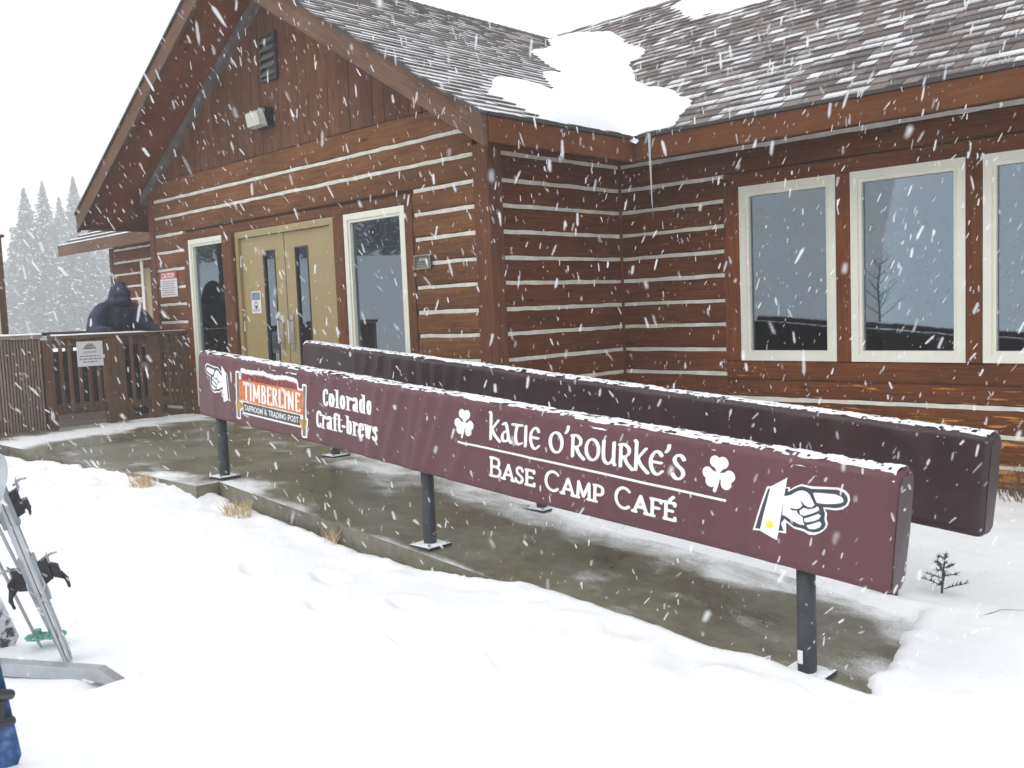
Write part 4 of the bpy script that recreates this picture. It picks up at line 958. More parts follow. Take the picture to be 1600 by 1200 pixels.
# notice on the left door leaf
dn = tag(empty('door_notice', (-3.88, .01, 1.25)), 'white notice with a dark face emblem on the left door leaf', 'sign')
bx('sheet', -3.985, -3.785, .004, .0115, 1.245, 1.50, M['signwhite'], dn, 0); bx('header', -3.972, -3.798, .0015, .0040, 1.40, 1.487, M['signblue'], dn, 0)
dmap = lambda x_, z: (x_, .0012, z)
Xg, Yg = gridxy(-3.98, -3.79, 1.25, 1.40, .003)
fcd = np.maximum(np.minimum(.040-np.hypot((Xg+3.885)*1.15, Yg-1.342), np.hypot((Xg+3.885)*1.15, Yg-1.342)-.030), np.minimum(.026-np.hypot((Xg+3.885), (Yg-1.33)*.8), 1.332-Yg))
V, F = march(Xg, Yg, fcd); mk('emblem', [dmap(*p) for p in V], [tuple(f) for f in F], M['ink'], dn)
print_lines(dn, dmap, [(-3.96, -3.81, 1.285, .008), (-3.96, -3.81, 1.268, .008)], M['signgrey'], 5)
# bronze plaque
bp_ = tag(empty('wall_plaque', (-.87, -.025, 1.58)), 'small dark bronze plaque with pale rim on the logs beside the right sidelight', 'plaque')
px0, px1, pz0, pz1 = -.985, -.752, 1.585, 1.715
q = MB(); q.box(px0, px1, -.040, -.026, pz0, pz1); q.build('plate', M['bronze'], bp_)
q = MB(); t = .009
for a in ((px0, px1, pz1-t, pz1), (px0, px1, pz0, pz0+t), (px0, px0+t, pz0+t, pz1-t), (px1-t, px1, pz0+t, pz1-t)): q.box(a[0], a[1], -.045, -.0405, a[2], a[3])
q.build('rim', M['bronzeedge'], bp_)
print_lines(bp_, lambda x_, z: (x_, -.0408, z), [(-.95, -.79, 1.60, .008), (-.95, -.79, 1.615, .008), (-.94, -.80, 1.635, .006)], M['bronzeedge'], 8)
mk('relief', [(-.93, -.0412, 1.655), (-.885, -.0412, 1.695), (-.868, -.0412, 1.672), (-.85, -.0412, 1.688), (-.80, -.0412, 1.655), (-.86, -.0412, 1.662)], [(0, 5, 2, 1), (5, 4, 3, 2)], M['bronzeedge'], bp_)

# ------------------------------------------------------------------ deck and its railings (left)
deck = MB(); deck.box(-9.4, -5.64, -3.2, 1.75, -.5, -.06); dk = tag(deck.build('timber_deck', M['deckboard']), kind='structure')
for i in range(26):
    x_ = -9.36+i*.143
    bx('deck_board', x_, x_+.136, -3.2, 1.75, -.058, -.012+random.uniform(-.003, .003), M['deckboard'], dk, .004)
FX = -5.6
fn_ = tag(empty('deck_railing', (FX, -.8, 0)), 'brown timber deck railing with upright balusters beside the entrance landing', 'railing')
bx('top_rail', FX-.07, FX+.07, -1.70, -.03, 1.035, 1.075, M['deckwood'], fn_, .008)
bx('rail', FX-.02, FX+.02, -1.67, -.06, .93, 1.033, M['deckwood'], fn_); bx('rail', FX-.02, FX+.02, -1.67, -.06, .15, .245, M['deckwood'], fn_)
for a, c_, h in ((-1.79, -1.68, 1.033), (-1.09, -.845, 1.033), (-.55, -.40, 1.033), (-.10, -.005, 1.033)): bx('post', FX-.052, FX+.048, a, c_, -.05, h, M['deckwood'], fn_, .008)
for yy in (-1.60, -1.50, -1.39, -1.28, -1.17, -.76, -.645, -.30, -.235, -.17): bx('baluster', FX+.021, FX+.055, yy-.019, yy+.019, .16, 1.03, M['deckwood'], fn_, .004)
V = []; F = []; ys_ = np.arange(-1.70, -.03, .03)
for y_ in ys_:
    for k, a in enumerate((-.07, -.035, 0, .035, .07)): V.append((FX+a, y_, 1.0755+(.0 if k in (0, 4) else .010+.010*float(fbm(y_*9, k, 91)))*(1-.7*sstep(-.62, -.5, y_))))
for i in range(len(ys_)-1):
    for k in range(4): F.append((i*5+k, i*5+k+1, (i+1)*5+k+1, (i+1)*5+k))
tag(mk('snow_crust', V, F, M['snowdust'], fn_, True), kind='stuff')
sp = tag(empty('slatted_screen', (FX, -2.3, 0)), 'weathered grey screen of narrow upright slats at the left edge', 'screen')
bx('top_rail', FX-.06, FX+.08, -3.0, -1.795, 1.06, 1.10, M['slat'], sp, .006); bx('rail', FX-.03, FX+.014, -3.0, -1.80, .95, 1.055, M['deckwood'], sp); bx('rail', FX-.03, FX+.014, -3.0, -1.80, .06, .15, M['deckwood'], sp)
bx('backing', FX-.045, FX-.032, -3.0, -1.80, .0, 1.055, M['deckwood'], sp, 0)
y_ = -2.99
while y_ < -1.83: bx('slat', FX+.016, FX+.034, y_, y_+.021, -.02, 1.055, M['slat'], sp, .003); y_ += .033
V = []; F = []; ys_ = np.arange(-3.0, -1.79, .03)
for y_ in ys_:
    for k, a in enumerate((-.06, -.025, .01, .045, .08)): V.append((FX+a, y_, 1.1005+(.0 if k in (0, 4) else .012+.010*float(fbm(y_*9, k, 93)))))
for i in range(len(ys_)-1):
    for k in range(4): F.append((i*5+k, i*5+k+1, (i+1)*5+k+1, (i+1)*5+k))
tag(mk('snow_crust', V, F, M['snowdust'], sp, True), kind='stuff')
# notice on the railing
ns = tag(empty('railing_notice', (FX+.06, -1.27, .70)), 'white square notice with a small emblem and four lines on the deck railing', 'sign')
bx('board', FX+.057, FX+.064, -1.42, -1.118, .70, .995, M['signwhite'], ns, 0)
nmap = lambda y_, z: (FX+.0655, y_, z)
flat_text(ns, COP, "PLEASE NOTE", nmap, -1.35, -1.19, .855, .022, (.09, .09, 0), M['signgrey'])
print_lines(ns, nmap, [(-1.39, -1.15, .812, .015), (-1.40, -1.14, .778, .015), (-1.36, -1.18, .744, .015)], M['signgrey'], 12)
for P, mt in (([(-1.345, .905), (-1.195, .905), (-1.195, .918), (-1.345, .918)], 'ink'), ([(-1.335, .923), (-1.205, .923), (-1.215, .938), (-1.325, .938)], 'gold'), ([(-1.34, .940), (-1.20, .940), (-1.235, .953), (-1.305, .953)], 'postprint'), ([(-1.31, .955), (-1.275, .978), (-1.27, .955)], 'signblue'), ([(-1.262, .955), (-1.25, .978), (-1.23, .955)], 'ink')):
    mk('print', [nmap(*p) for p in P], [tuple(range(len(P)))], M[mt], ns)
# far side of the deck
fr2 = tag(empty('far_deck_railing', (-9.2, -.7, 0)), 'dark boarded railing on the far side of the deck behind the person', 'railing')
bx('top_rail', -9.27, -9.13, -3.2, 1.7, 1.05, 1.10, M['deckwood'], fr2)
y_ = -3.2
while y_ < 1.65: bx('board', -9.22, -9.19, y_, y_+.135, -.02, .80, M['darkboard'], fr2, .004); y_ += .14
for yy in (-3.1, -1.6, -.1, 1.5): bx('post', -9.30, -9.22, yy-.05, yy+.05, -.02, 1.05, M['deckwood'], fr2)
tp = tag(empty('deck_post', (-7.5, -1.56, 0)), 'tall brown timber post at the left edge above the slatted screen', 'post')
bx('shaft', -7.57, -7.43, -1.66, -1.53, -.01, 2.36, M['deckwood'], tp, .01); bx('cap', -7.60, -7.40, -1.69, -1.50, 2.362, 2.40, M['deckwood'], tp, .008); bx('light_strip', -7.428, -7.41, -1.665, -1.625, 0, 2.30, M['frame'], tp, 0)

# ------------------------------------------------------------------ neighbouring log cabin, left background
cb = tag(empty('log_cabin', (-10.5, 1.8, 0)), 'smaller log cabin with snow-striped roof behind the deck', 'building')
CY = 1.8; q = MB(); q.box(-11.9, -7.6, CY+.03, 6, -.3, 2.62); cw = q.build('wall', M['trim'], cb)
def fC(o, s, out, z): o.location = Vector((s, CY-out, z))-cb.location
for k in range(0, 11):
    for a, c_ in ((-11.78, -10.62), (-10.3, -7.6)) if k > 1 else ((-11.78, -7.6),):
        add_log(cb, fC, a, c_, H(k+1)+CH/2, H(k)-CH/2); add_chink(cb, fC, k, a+.01, c_-.03 if k > 1 else c_)
bx('corner_post', -11.92, -11.79, CY-.04, CY+.1, -.3, 2.6, M['deckwood'], cb); bx('door_casing', -10.62, -10.52, CY-.05, CY+.05, -.02, 2.28, M['frame'], cb); bx('door', -10.515, -10.31, CY-.02, CY+.04, 0, 2.26, M['tan'], cb)
CE = 1.2; q = MB(); V = [(-12.75, CE, 2.70), (-7.3, CE, 2.70), (-7.3, CE+2.6, 4.0), (-12.75, CE+2.6, 4.0)]
V, F = plate(V); cr = mk('roof', V, F, M['shingle'], cb); tabattr(cr.data, np.array([[.3, .2, 0]]*len(cr.data.polygons)))
bx('eave_board', -12.75, -7.3, CE-.042, CE-.002, 2.50, 2.69, M['fascia'], cb)
for i in range(12):
    y0 = CE-.03+i*.2; z0 = 2.70+(y0-CE)*.5; nseg = 40; V = []; F = []
    for j in range(nseg+1):
        x_ = -12.78+j*(5.45/nseg); w = .06+.05*float(fbm(x_*2, i*3.1, 95))
        V += [(x_, y0-.02, z0+.012), (x_, y0+w*.5, z0+.022+w*.25), (x_, y0+w, z0+.012+w*.5)]
    for j in range(nseg): F += [(j*3, (j+1)*3, (j+1)*3+1, j*3+1), (j*3+1, (j+1)*3+1, (j+1)*3+2, j*3+2)]
    tag(mk('snow_strip', V, F, M['snow'], cr, True), kind='stuff')
    bx('shingle_course', -12.78, -7.3, y0-.01, y0+.03, z0-.01, z0+.02, M['drip'], cr, 0)

# ------------------------------------------------------------------ person leaning on the railing
def blob(name, parts, mat, parent, voxel=.014, smooth_it=6):
    """one continuous skin round tapered limbs: parts = chains of (x, y, z, r)"""
    bm = bmesh.new()
    for ch in parts:
        for i, (x_, y_, z_, r) in enumerate(ch):
            bmesh.ops.create_icosphere(bm, subdivisions=2, radius=r, matrix=Matrix.Translation((x_, y_, z_)))
            if i:
                a = Vector(ch[i-1][:3]); b_ = Vector((x_, y_, z_)); d = b_-a
                if d.length < 1e-4: continue
                mt = Matrix.Translation((a+b_)/2) @ d.to_track_quat('Z', 'Y').to_matrix().to_4x4()
                bmesh.ops.create_cone(bm, cap_ends=True, segments=14, radius1=ch[i-1][3], radius2=r, depth=d.length, matrix=mt)
    me = bpy.data.meshes.new(name+'_draft'); bm.to_mesh(me); bm.free(); o = bpy.data.objects.new(name+'_draft', me); COL.objects.link(o)
    md = o.modifiers.new('r', 'REMESH'); md.mode = 'VOXEL'; md.voxel_size = voxel
    ms = o.modifiers.new('s', 'SMOOTH'); ms.factor = .5; ms.iterations = smooth_it
    dg = bpy.context.evaluated_depsgraph_get(); fin = bpy.data.meshes.new_from_object(o.evaluated_get(dg)); bpy.data.objects.remove(o); bpy.data.meshes.remove(me)
    off = rel(parent, (0, 0, 0)); fin.transform(Matrix.Translation(off)); fin.name = name
    fin.materials.clear(); fin.materials.append(mat)
    return link(name, fin, parent, smooth=True)
pe = tag(empty('person', (-6.42, -.45, 0)), 'person in navy hooded jacket and dark trousers leaning on the deck railing', 'person')
HC = (-6.08, -.62, 1.60)
sl_, sr_ = (-6.20, -.33, 1.42), (-6.20, -.90, 1.42)       # shoulders: their left is towards +y
body = blob('body', [
    [(-6.42, -.48, .95, .11), (-6.34, -.56, 1.15, .11), (-6.25, -.60, 1.30, .11), (-6.18, -.61, 1.46, .055), (-6.12, -.62, 1.54, .05)],
    [(-6.12, -.62, 1.62, .080), (-6.07, -.62, 1.575, .075), (-6.03, -.62, 1.52, .05)], [(-5.995, -.62, 1.555, .014), (-5.985, -.62, 1.535, .016)],
    [(-6.20, -.46, 1.36, .05), (-6.06, -.29, 1.13, .042), (-5.78, -.345, 1.115, .03)], [(-6.20, -.78, 1.36, .05), (-6.09, -.97, 1.12, .042), (-5.84, -.94, 1.115, .03)],
    [(-6.43, -.38, .90, .085), (-6.45, -.34, .5, .06), (-6.44, -.33, .1, .045)], [(-6.44, -.58, .90, .085), (-6.50, -.54, .5, .06), (-6.54, -.53, .1, .045)]], M['skin'], pe, .013, 3)
face = blob('face_features', [[(-6.0, -.65, 1.575, .010)], [(-6.0, -.59, 1.575, .010)], [(-5.995, -.64, 1.508, .006), (-5.99, -.62, 1.506, .007), (-5.995, -.60, 1.508, .006)]], M['trousers'], body, .004, 1)
blob('jacket', [
    [(-6.41, -.52, .84, .215), (-6.38, -.54, 1.0, .225), (-6.33, -.58, 1.16, .245), (-6.25, -.61, 1.30, .225), (-6.21, -.62, 1.40, .165), (-6.15, -.62, 1.48, .115)],
    [(-6.32, -.75, 1.02, .17), (-6.26, -.76, 1.22, .175), (-6.22, -.74, 1.33, .15)], [(-6.32, -.42, 1.02, .17), (-6.26, -.46, 1.22, .175), (-6.22, -.48, 1.33, .15)],
    [(-6.22, -.62, 1.36, .15), (-6.20, -.44, 1.345, .125), (-6.15, -.34, 1.25, .115), (-6.06, -.29, 1.13, .105), (-5.94, -.30, 1.11, .085), (-5.78, -.345, 1.115, .058)],
    [(-6.22, -.62, 1.36, .15), (-6.20, -.80, 1.345, .125), (-6.16, -.90, 1.25, .115), (-6.09, -.97, 1.12, .105), (-5.97, -.97, 1.10, .085), (-5.84, -.94, 1.115, .058)]], M['navy'], pe, .016, 4)
blob('hood', [[(-6.17, -.62, 1.45, .135), (-6.15, -.62, 1.54, .118), (-6.115, -.62, 1.61, .110), (-6.085, -.62, 1.635, .100)], [(-6.05, -.70, 1.54, .034), (-5.985, -.685, 1.575, .036), (-5.94, -.62, 1.575, .040), (-5.985, -.555, 1.575, .036), (-6.05, -.54, 1.54, .034)], [(-6.06, -.62, 1.65, .080), (-5.98, -.62, 1.63, .045)], [(-6.08, -.70, 1.47, .06), (-5.985, -.62, 1.485, .065), (-6.08, -.54, 1.47, .06)]], M['navy'], pe, .011, 4)
blob('trousers', [[(-6.42, -.48, .92, .17), (-6.43, -.38, .84, .125), (-6.45, -.34, .5, .092), (-6.44, -.33, .14, .082)], [(-6.42, -.50, .92, .17), (-6.44, -.58, .84, .125), (-6.50, -.54, .5, .092), (-6.54, -.53, .14, .082)]], M['trousers'], pe, .016, 3)
for fx, fy in ((-6.44, -.32), (-6.54, -.53)): blob('boot', [[(fx-.05, fy, .06, .058), (fx+.08, fy, .052, .052), (fx+.19, fy, .042, .043)], [(fx-.03, fy, .06, .058), (fx-.02, fy, .16, .056)]], M['trousers'], pe, .010, 3)
# gloved hands: palm, four fingers and thumb closing over the rail
def glove(wx, wy, wz, over):
    P = [[(wx, wy, wz, .036), (wx+.045, wy, wz-.004, .040), (wx+.08, wy, wz-.010, .036)]]
    for k, (dy, l) in enumerate(((-.033, .078), (-.011, .090), (.011, .086), (.033, .066))):
        P.append([(wx+.085, wy+dy, wz-.010, .0135), (wx+.085+l*.45, wy+dy*1.05, wz-.018, .013), (wx+.085+l*.68, wy+dy*1.05, wz-.018-l*.42, .012), (wx+.085+l*.60, wy+dy, wz-.018-l*.85, .011)])
    s_ = 1 if over else -1
    P.append([(wx+.02, wy-s_*.03, wz-.012, .017), (wx+.055, wy-s_*.065, wz-.022, .014), (wx+.085, wy-s_*.062, wz-.036, .012)])
    return blob('glove', P, M['trousers'], pe, .007, 2)
glove(-5.73, -.352, 1.118, True); glove(-5.80, -.925, 1.118, False)

# ------------------------------------------------------------------ skis, poles, boards and rack at the lower left
ff = Vector((-.943, .334, 0)).normalized(); rh = Vector((.334, .943, 0)).normalized()      # across and away from the viewer
def P3(base, r, z, f=0): return Vector(base)+rh*r+Vector((0, 0, z))+ff*f
def ski_body(mb, base, tilt, L, w, th, side, m=0):
    """a ski standing on its tail, edge towards the viewer; side = offset of the pair"""
    d = Vector((0, 0, 1))*math.cos(tilt)-rh*math.sin(tilt); nrm = rh*math.cos(tilt)+Vector((0, 0, 1))*math.sin(tilt); V = []; F = []; n = 26
    for i in range(n+1):
        t = i/n; s = t*L; ww = w*(.92-.30*math.sin(math.pi*min(1, t*1.05))+.10*t); cam_ = .004*math.sin(math.pi*t)*side; tip = max(0, t-.90)/.10
        ww *= (1-tip**2*.85) if t > .9 else 1; tt = th*(.6+.9*math.sin(math.pi*min(1, max(0, t))))
        c = Vector(base)+d*s+nrm*(side*.0095+cam_*.8-side*tip**2*-.07)
        for a, b_ in ((-.5, -.5), (.5, -.5), (.5, .5), (-.5, .5)): V.append(c+ff*ww*a+nrm*tt*b_)
    for i in range(n):
        for k in range(4): F.append((i*4+k, i*4+(k+1) % 4, (i+1)*4+(k+1) % 4, (i+1)*4+k))
    F += [(3, 2, 1, 0), tuple(n*4+k for k in range(4))]
    mb.add(V, F, m); return d, nrm
def binding(parent, base, d, nrm, s, side, heel):
    o = Vector(base)+d*s+nrm*side*.018; n_ = nrm*side*1.4; d = d*1.25; ff_ = ff*1.25
    def ob(q, c, a, b_, e, skew=0):
        V = [c+n_*a*i+ff_*b_*j+d*(e*k+skew*i) for i in (-1, 1) for j in (-1, 1) for k in (-1, 1)]
        q.add(V, [(0, 1, 3, 2), (4, 6, 7, 5), (0, 4, 5, 1), (2, 3, 7, 6), (0, 2, 6, 4), (1, 5, 7, 3)])
    q = MB(); ob(q, o+n_*.006, .006, .033, .085); b1 = q.build('heel_binding' if heel else 'toe_binding', M['skiside'], parent); bevel(b1, .002)
    q = MB()
    if heel:
        ob(q, o+n_*.026+d*.015, .014, .026, .040, .006); ob(q, o+n_*.052+d*.000, .012, .022, .026, -.010)
        q.tube([o+n_*.060-d*.01, o+n_*.072-d*.045, o+n_*.070-d*.078], [.010, .011, .007], 8)
    else:
        ob(q, o+n_*.024-d*.01, .012, .024, .045, .004); ob(q, o+n_*.045-d*.022, .009, .030, .016)
        for g in (-1, 1): q.tube([o+n_*.042-d*.02+ff_*g*.022, o+n_*.050-d*.045+ff_*g*.034, o+n_*.046-d*.066+ff_*g*.030], [.008, .008, .005], 6)
    h = q.build('housing', M['black'], b1); bevel(h, .003)
    q = MB(); ob(q, o+n_*.042+d*.048, .004, .012, .020, .008); q.tube([o+n_*.030+d*.050, o+n_*.056+d*.064, o+n_*.074+d*.060], [.005, .006, .004], 6); q.build('release_lever', M['alu'], b1)
    if heel:
        for g in (-1, 1):
            q = MB(); q.tube([o+ff_*g*.036+n_*.010, o+ff_*g*.050+n_*.012-d*.020, o+ff_*g*.054-n_*.020-d*.085, o+ff_*g*.060-n_*.030-d*.105], [.0035, .0035, .0035, .007], 6); q.build('brake_arm', M['alu'], b1)
M['skibase'] = plain('ski_grey', (.50, .53, .56), .35, .2, 6); M['skiside'] = plain('ski_dark', (.27, .30, .33), .4, .3, 8)
SB = (1.458, -4.264, -.31)
sk = tag(empty('ski_pair', SB), 'pair of grey skis strapped base to base leaning at the left edge', 'skis')
TL = .27
for side in (-1, 1):
    q = MB(); d_, n_ = ski_body(q, SB, TL, 1.68, .105, .013, side); so2 = q.build('ski', M['skibase'], sk)
    q = MB(); ski_body(q, Vector(SB)+n_*side*.0065, TL, 1.60, .100, .006, side); q.build('topsheet', M['skiside'], so2)
    binding(sk, SB, d_, n_, .40, side, True); binding(sk, SB, d_, n_, .76, side, False)
M['polegrey'] = plain('pole_grey', (.42, .43, .45), .35, .08, 6, metal=.5); M['teal'] = plain('basket_teal', (.14, .36, .29), .5, .2, 10)
for i, (b_, t_) in enumerate((((1.211, -4.301, -.28), (1.11, -4.58, .60)), ((1.246, -4.242, -.28), (1.14, -4.54, .66)))):
    po = tag(empty('ski_pole', b_), ['thin grey ski pole, left one of the two with teal baskets', 'thin grey ski pole beside the skis, right one with a teal basket'][i], 'ski pole', 'ski poles by the rack')
    a = Vector(b_); e = Vector(t_); q = MB(); q.tube([a-(e-a).normalized()*.05, a, e], [.003, .007, .009], 8); q.build('shaft', M['polegrey'], po)
    q = MB(); nn = 10
    for k in range(nn):
        t = 2*math.pi*k/nn; c0 = a+Vector((math.cos(t)*.018, math.sin(t)*.018, .035)); c1 = a+Vector((math.cos(t)*.055, math.sin(t)*.055, .025)); q.tube([c0, c1], .007, 5)
    ring = [a+Vector((math.cos(2*math.pi*k/20)*.050, math.sin(2*math.pi*k/20)*.050, .026)) for k in range(21)]; q.tube(ring, .006, 5); q.tube([a+Vector((0, 0, .02)), a+Vector((0, 0, .06))], .018, 8); q.build('basket', M['teal'], po)
def board(name, pts, th, mat, label, cat):
    """flat board from an outline in the viewer-facing plane, given real thickness"""
    n = len(pts); V = [p-ff*th/2 for p in pts]+[p+ff*th/2 for p in pts]
    F = [tuple(range(n)), tuple(range(2*n-1, n-1, -1))]+[((i+1) % n, i, n+i, n+(i+1) % n) for i in range(n)]
    o = mk(name, V, F, mat); bmq = bmesh.new(); bmq.from_mesh(o.data); bmesh.ops.recalc_face_normals(bmq, faces=bmq.faces); bmq.to_mesh(o.data); bmq.free(); return tag(o, label, cat)
m, nt, b = nmat('mottled_board', .4, (.6, .6, .6)); M['mottle'] = m
f = noise(nt, N(nt, 'ShaderNodeTexCoord').outputs['Object'], s=26, detail=4); nt.links.new(ramp(nt, f, [(.42, (.06, .06, .08)), (.5, (.55, .56, .58)), (.7, (.72, .73, .75))]), b.inputs['Base Color'])
m, nt, b = nmat('blue_board', .35, (.02, .06, .18)); M['blueboard'] = m
f = noise(nt, N(nt, 'ShaderNodeTexCoord').outputs['Object'], s=30, detail=5); nt.links.new(ramp(nt, f, [(.35, (.012, .045, .14)), (.55, (.03, .09, .25)), (.75, (.13, .2, .38))]), b.inputs['Base Color'])
WB = Vector((1.10, -4.355, -.30)); lean = lambda r, z: WB+rh*(r-z*.32)+Vector((0, 0, z))
wbd = board('snowboard', [lean(-.22, .0), lean(-.12, -.03), lean(-.03, -.02), lean(.02, .04), lean(.02, .2), lean(.0, .6), lean(-.02, 1.0), lean(.0, 1.3), lean(-.08, 1.42), lean(-.20, 1.42), lean(-.27, 1.3), lean(-.25, .7), lean(-.27, .15)], .014, M['mottle'], 'white and dark mottled snowboard standing behind the ski poles at the left edge', 'snowboard')
BB = Vector((2.40, -4.776, -.33)); lean2 = lambda r, z: BB+rh*(r-z*.10)+Vector((0, 0, z))
bbd = board('blue_snowboard', [lean2(-.26, -.02), lean2(-.14, -.05), lean2(-.02, -.0), lean2(.01, .06), lean2(-.0, .5), lean2(-.01, .9), lean2(.0, 1.2), lean2(-.06, 1.32), lean2(-.2, 1.33), lean2(-.28, 1.2), lean2(-.26, .6), lean2(-.28, .1)], .014, M['blueboard'], 'blue snowboard with black strap binding at the bottom left corner', 'snowboard')
q = MB()
for a, z0 in ((-.02, .24), (-.03, .36)):
    c = lean2(a-.06, z0)-ff*.03
    V = [c+rh*i*.07+Vector((0, 0, 1))*j*.035+ff*k*.025 for i in (-1, 1) for j in (-1, 1) for k in (-1, 1)]; q.add(V, [(0, 1, 3, 2), (4, 6, 7, 5), (0, 4, 5, 1), (2, 3, 7, 6), (0, 2, 6, 4), (1, 5, 7, 3)])
q.tube([lean2(-.13, .30)-ff*.02, lean2(-.08, .33)-ff*.10, lean2(-.02, .31)-ff*.08, lean2(.015, .28)-ff*.02], .018, 8)
q.tube([lean2(-.14, .20)-ff*.02, lean2(-.08, .20)-ff*.07, lean2(.01, .19)-ff*.02], .014, 8)
q.build('strap_binding', M['black'], bbd)
TB = Vector((1.49, -4.525, -.3)); lean3 = lambda r, z: TB+rh*(r+.022-.20*(1-z/.9))+Vector((0, 0, z))
tip_pts = [lean3(-.045, .0), lean3(.045, .0), lean3(.036, .45), lean3(.048, .80)]+[lean3(.050*math.cos(t), .84+.12*math.sin(t)) for t in [math.pi*k/12 for k in range(13)]]+[lean3(-.048, .80), lean3(-.036, .45)]
board('upright_ski', tip_pts, .012, M['skibase'], 'single upright ski with rounded grey tip cut by the left edge', 'ski')
# rack foot: square galvanised tube half buried in the snow
a = Vector((1.82, -4.215, -.312)); e = Vector((1.05, -4.76, -.27)); q = MB(); dd = (e-a).normalized(); up_ = Vector((0, 0, 1)); sd_ = dd.cross(up_).normalized(); V = []
for p in (a-dd*.0, e):
    for i, j in ((-1, -1), (1, -1), (1, 1), (-1, 1)): V.append(p+sd_*.03*i+up_*.030*j+(dd*.05*j if p == a else Vector()))
o = mk('rack_foot', V, [(0, 1, 5, 4), (1, 2, 6, 5), (2, 3, 7, 6), (3, 0, 4, 7), (3, 2, 1, 0), (4, 5, 6, 7)], M['alu']); bevel(o, .006, 2); tag(o, 'galvanised square tube foot of the ski rack lying in the snow', 'ski rack')

# ------------------------------------------------------------------ plants
def tuft(x, y, n, h, mat, name, label, cat, spread=.10, seed=1, r0=.0024):
    rnd = random.Random(seed); q = MB(); z0 = float(snow_z(np.array(x), np.array(y))); z0 = max(z0, float(ramp_z(x))-.16)-.01
    for i in range(n):
        a = rnd.uniform(0, 6.28); r = spread*math.sqrt(rnd.random()); b_ = Vector((x+r*math.cos(a), y+r*math.sin(a)*.6, z0)); hh = h*rnd.uniform(.45, 1); l = rnd.uniform(.1, .75)*hh; a2 = rnd.uniform(0, 6.28)
        t = b_+Vector((l*math.cos(a2), l*math.sin(a2), hh)); q.tube([b_, (b_+t)/2+Vector((0, 0, hh*.14)), t], [r0, r0*.8, r0*.25], 4, cap=False)
    o = q.build(name, mat); return tag(o, label, cat)
tuft(-1.12, -2.72, 120, .12, M['straw'], 'grass_tuft', 'dry straw grass tuft in the snow left of the first railing post', 'grass tuft', .13, 2)
tuft(-.02, -2.55, 110, .12, M['straw'], 'grass_tuft', 'dry straw grass tuft against the ramp edge right of the first railing post', 'grass tuft', .14, 3)
tuft(.95, -2.47, 26, .11, M['straw'], 'grass_tuft', 'few dry straw blades at the ramp edge between the first two posts', 'grass tuft', .06, 4)
q = MB(); rnd = random.Random(9)
for i in range(420):
    x_ = rnd.uniform(3.45, 5.4); y_ = D-.06-rnd.random()**1.5*.35; z0 = -.50+rnd.random()*.05; hh = rnd.uniform(.05, .30)*(1-.5*(D-y_)/.4); a2 = rnd.uniform(0, 6.28); l = rnd.uniform(.3, 1.1)*hh
    b_ = Vector((x_, y_, z0)); t = b_+Vector((l*math.cos(a2), -abs(l*math.sin(a2)), hh+.12)); q.tube([b_, (b_+t)/2+Vector((0, 0, .03)), t], [.005, .004, .001], 4, cap=False)
tag(q.build('dry_brush', M['brush']), 'dry brown brush along the foot of the log wall at right', 'brush')
def seedling(x, y, h):
    z0 = float(snow_z(np.array(x), np.array(y))); rt_ = tag(empty('fir_seedling', (x, y, z0)), 'tiny green fir seedling poking out of the snow by the railing end', 'seedling'); rnd = random.Random(5)
    q = MB(); q.tube([(x, y, z0-.03), (x+.008, y, z0+h*.5), (x+.02, y, z0+h)], [.006, .005, .002], 6); q.build('stem', M['bark'], rt_)
    nb = MB(); lf = MB()
    for i in range(13):
        zz = z0+h*(.12+.80*i/12); a = i*2.4+rnd.random(); L = h*.52*(1-.62*i/12)*rnd.uniform(.7, 1.1); b_ = Vector((x+.012, y, zz)); e = b_+Vector((math.cos(a)*L, math.sin(a)*L, L*.28)); nb.tube([b_, e], [.003, .0015], 4)
        for k in range(26):
            t = .2+.8*k/25; c = b_.lerp(e, t); v = Vector((rnd.gauss(0, 1), rnd.gauss(0, 1), rnd.gauss(.25, .7))).normalized()*.024+(e-b_).normalized()*.014; s_ = v.cross(Vector((.3, .2, 1))).normalized()*.0042; lf.add([c-s_, c+s_, c+v], [(0, 1, 2)])
    nb.build('branch', M['bark'], rt_); tag(lf.build('needles', M['treenear'], rt_), kind='stuff')
seedling(4.12, -1.0, .20)
def twig(pts, label):
    q = MB(); b_ = [Vector((x_, y_, float(snow_z(np.array(x_), np.array(y_)))+dz)) for x_, y_, dz in pts]; q.tube(b_, [.0022]+[.0017]*(len(b_)-2)+[.0008], 5); return tag(q.build('twig', M['twig']), label, 'twig')
twig([(4.36, -1.2, -.004), (4.42, -1.05, .010), (4.50, -.95, .004)], 'thin pale twig lying on the snow just right of the seedling')
twig([(4.58, -1.25, -.01), (4.585, -1.25, .08), (4.60, -1.25, .15)], 'thin upright twig standing in the snow below the seedling')
twig([(4.78, -1.2, -.005), (4.82, -1.05, .02), (4.84, -.9, .01)], 'short forked-looking twig on the snow at the right')

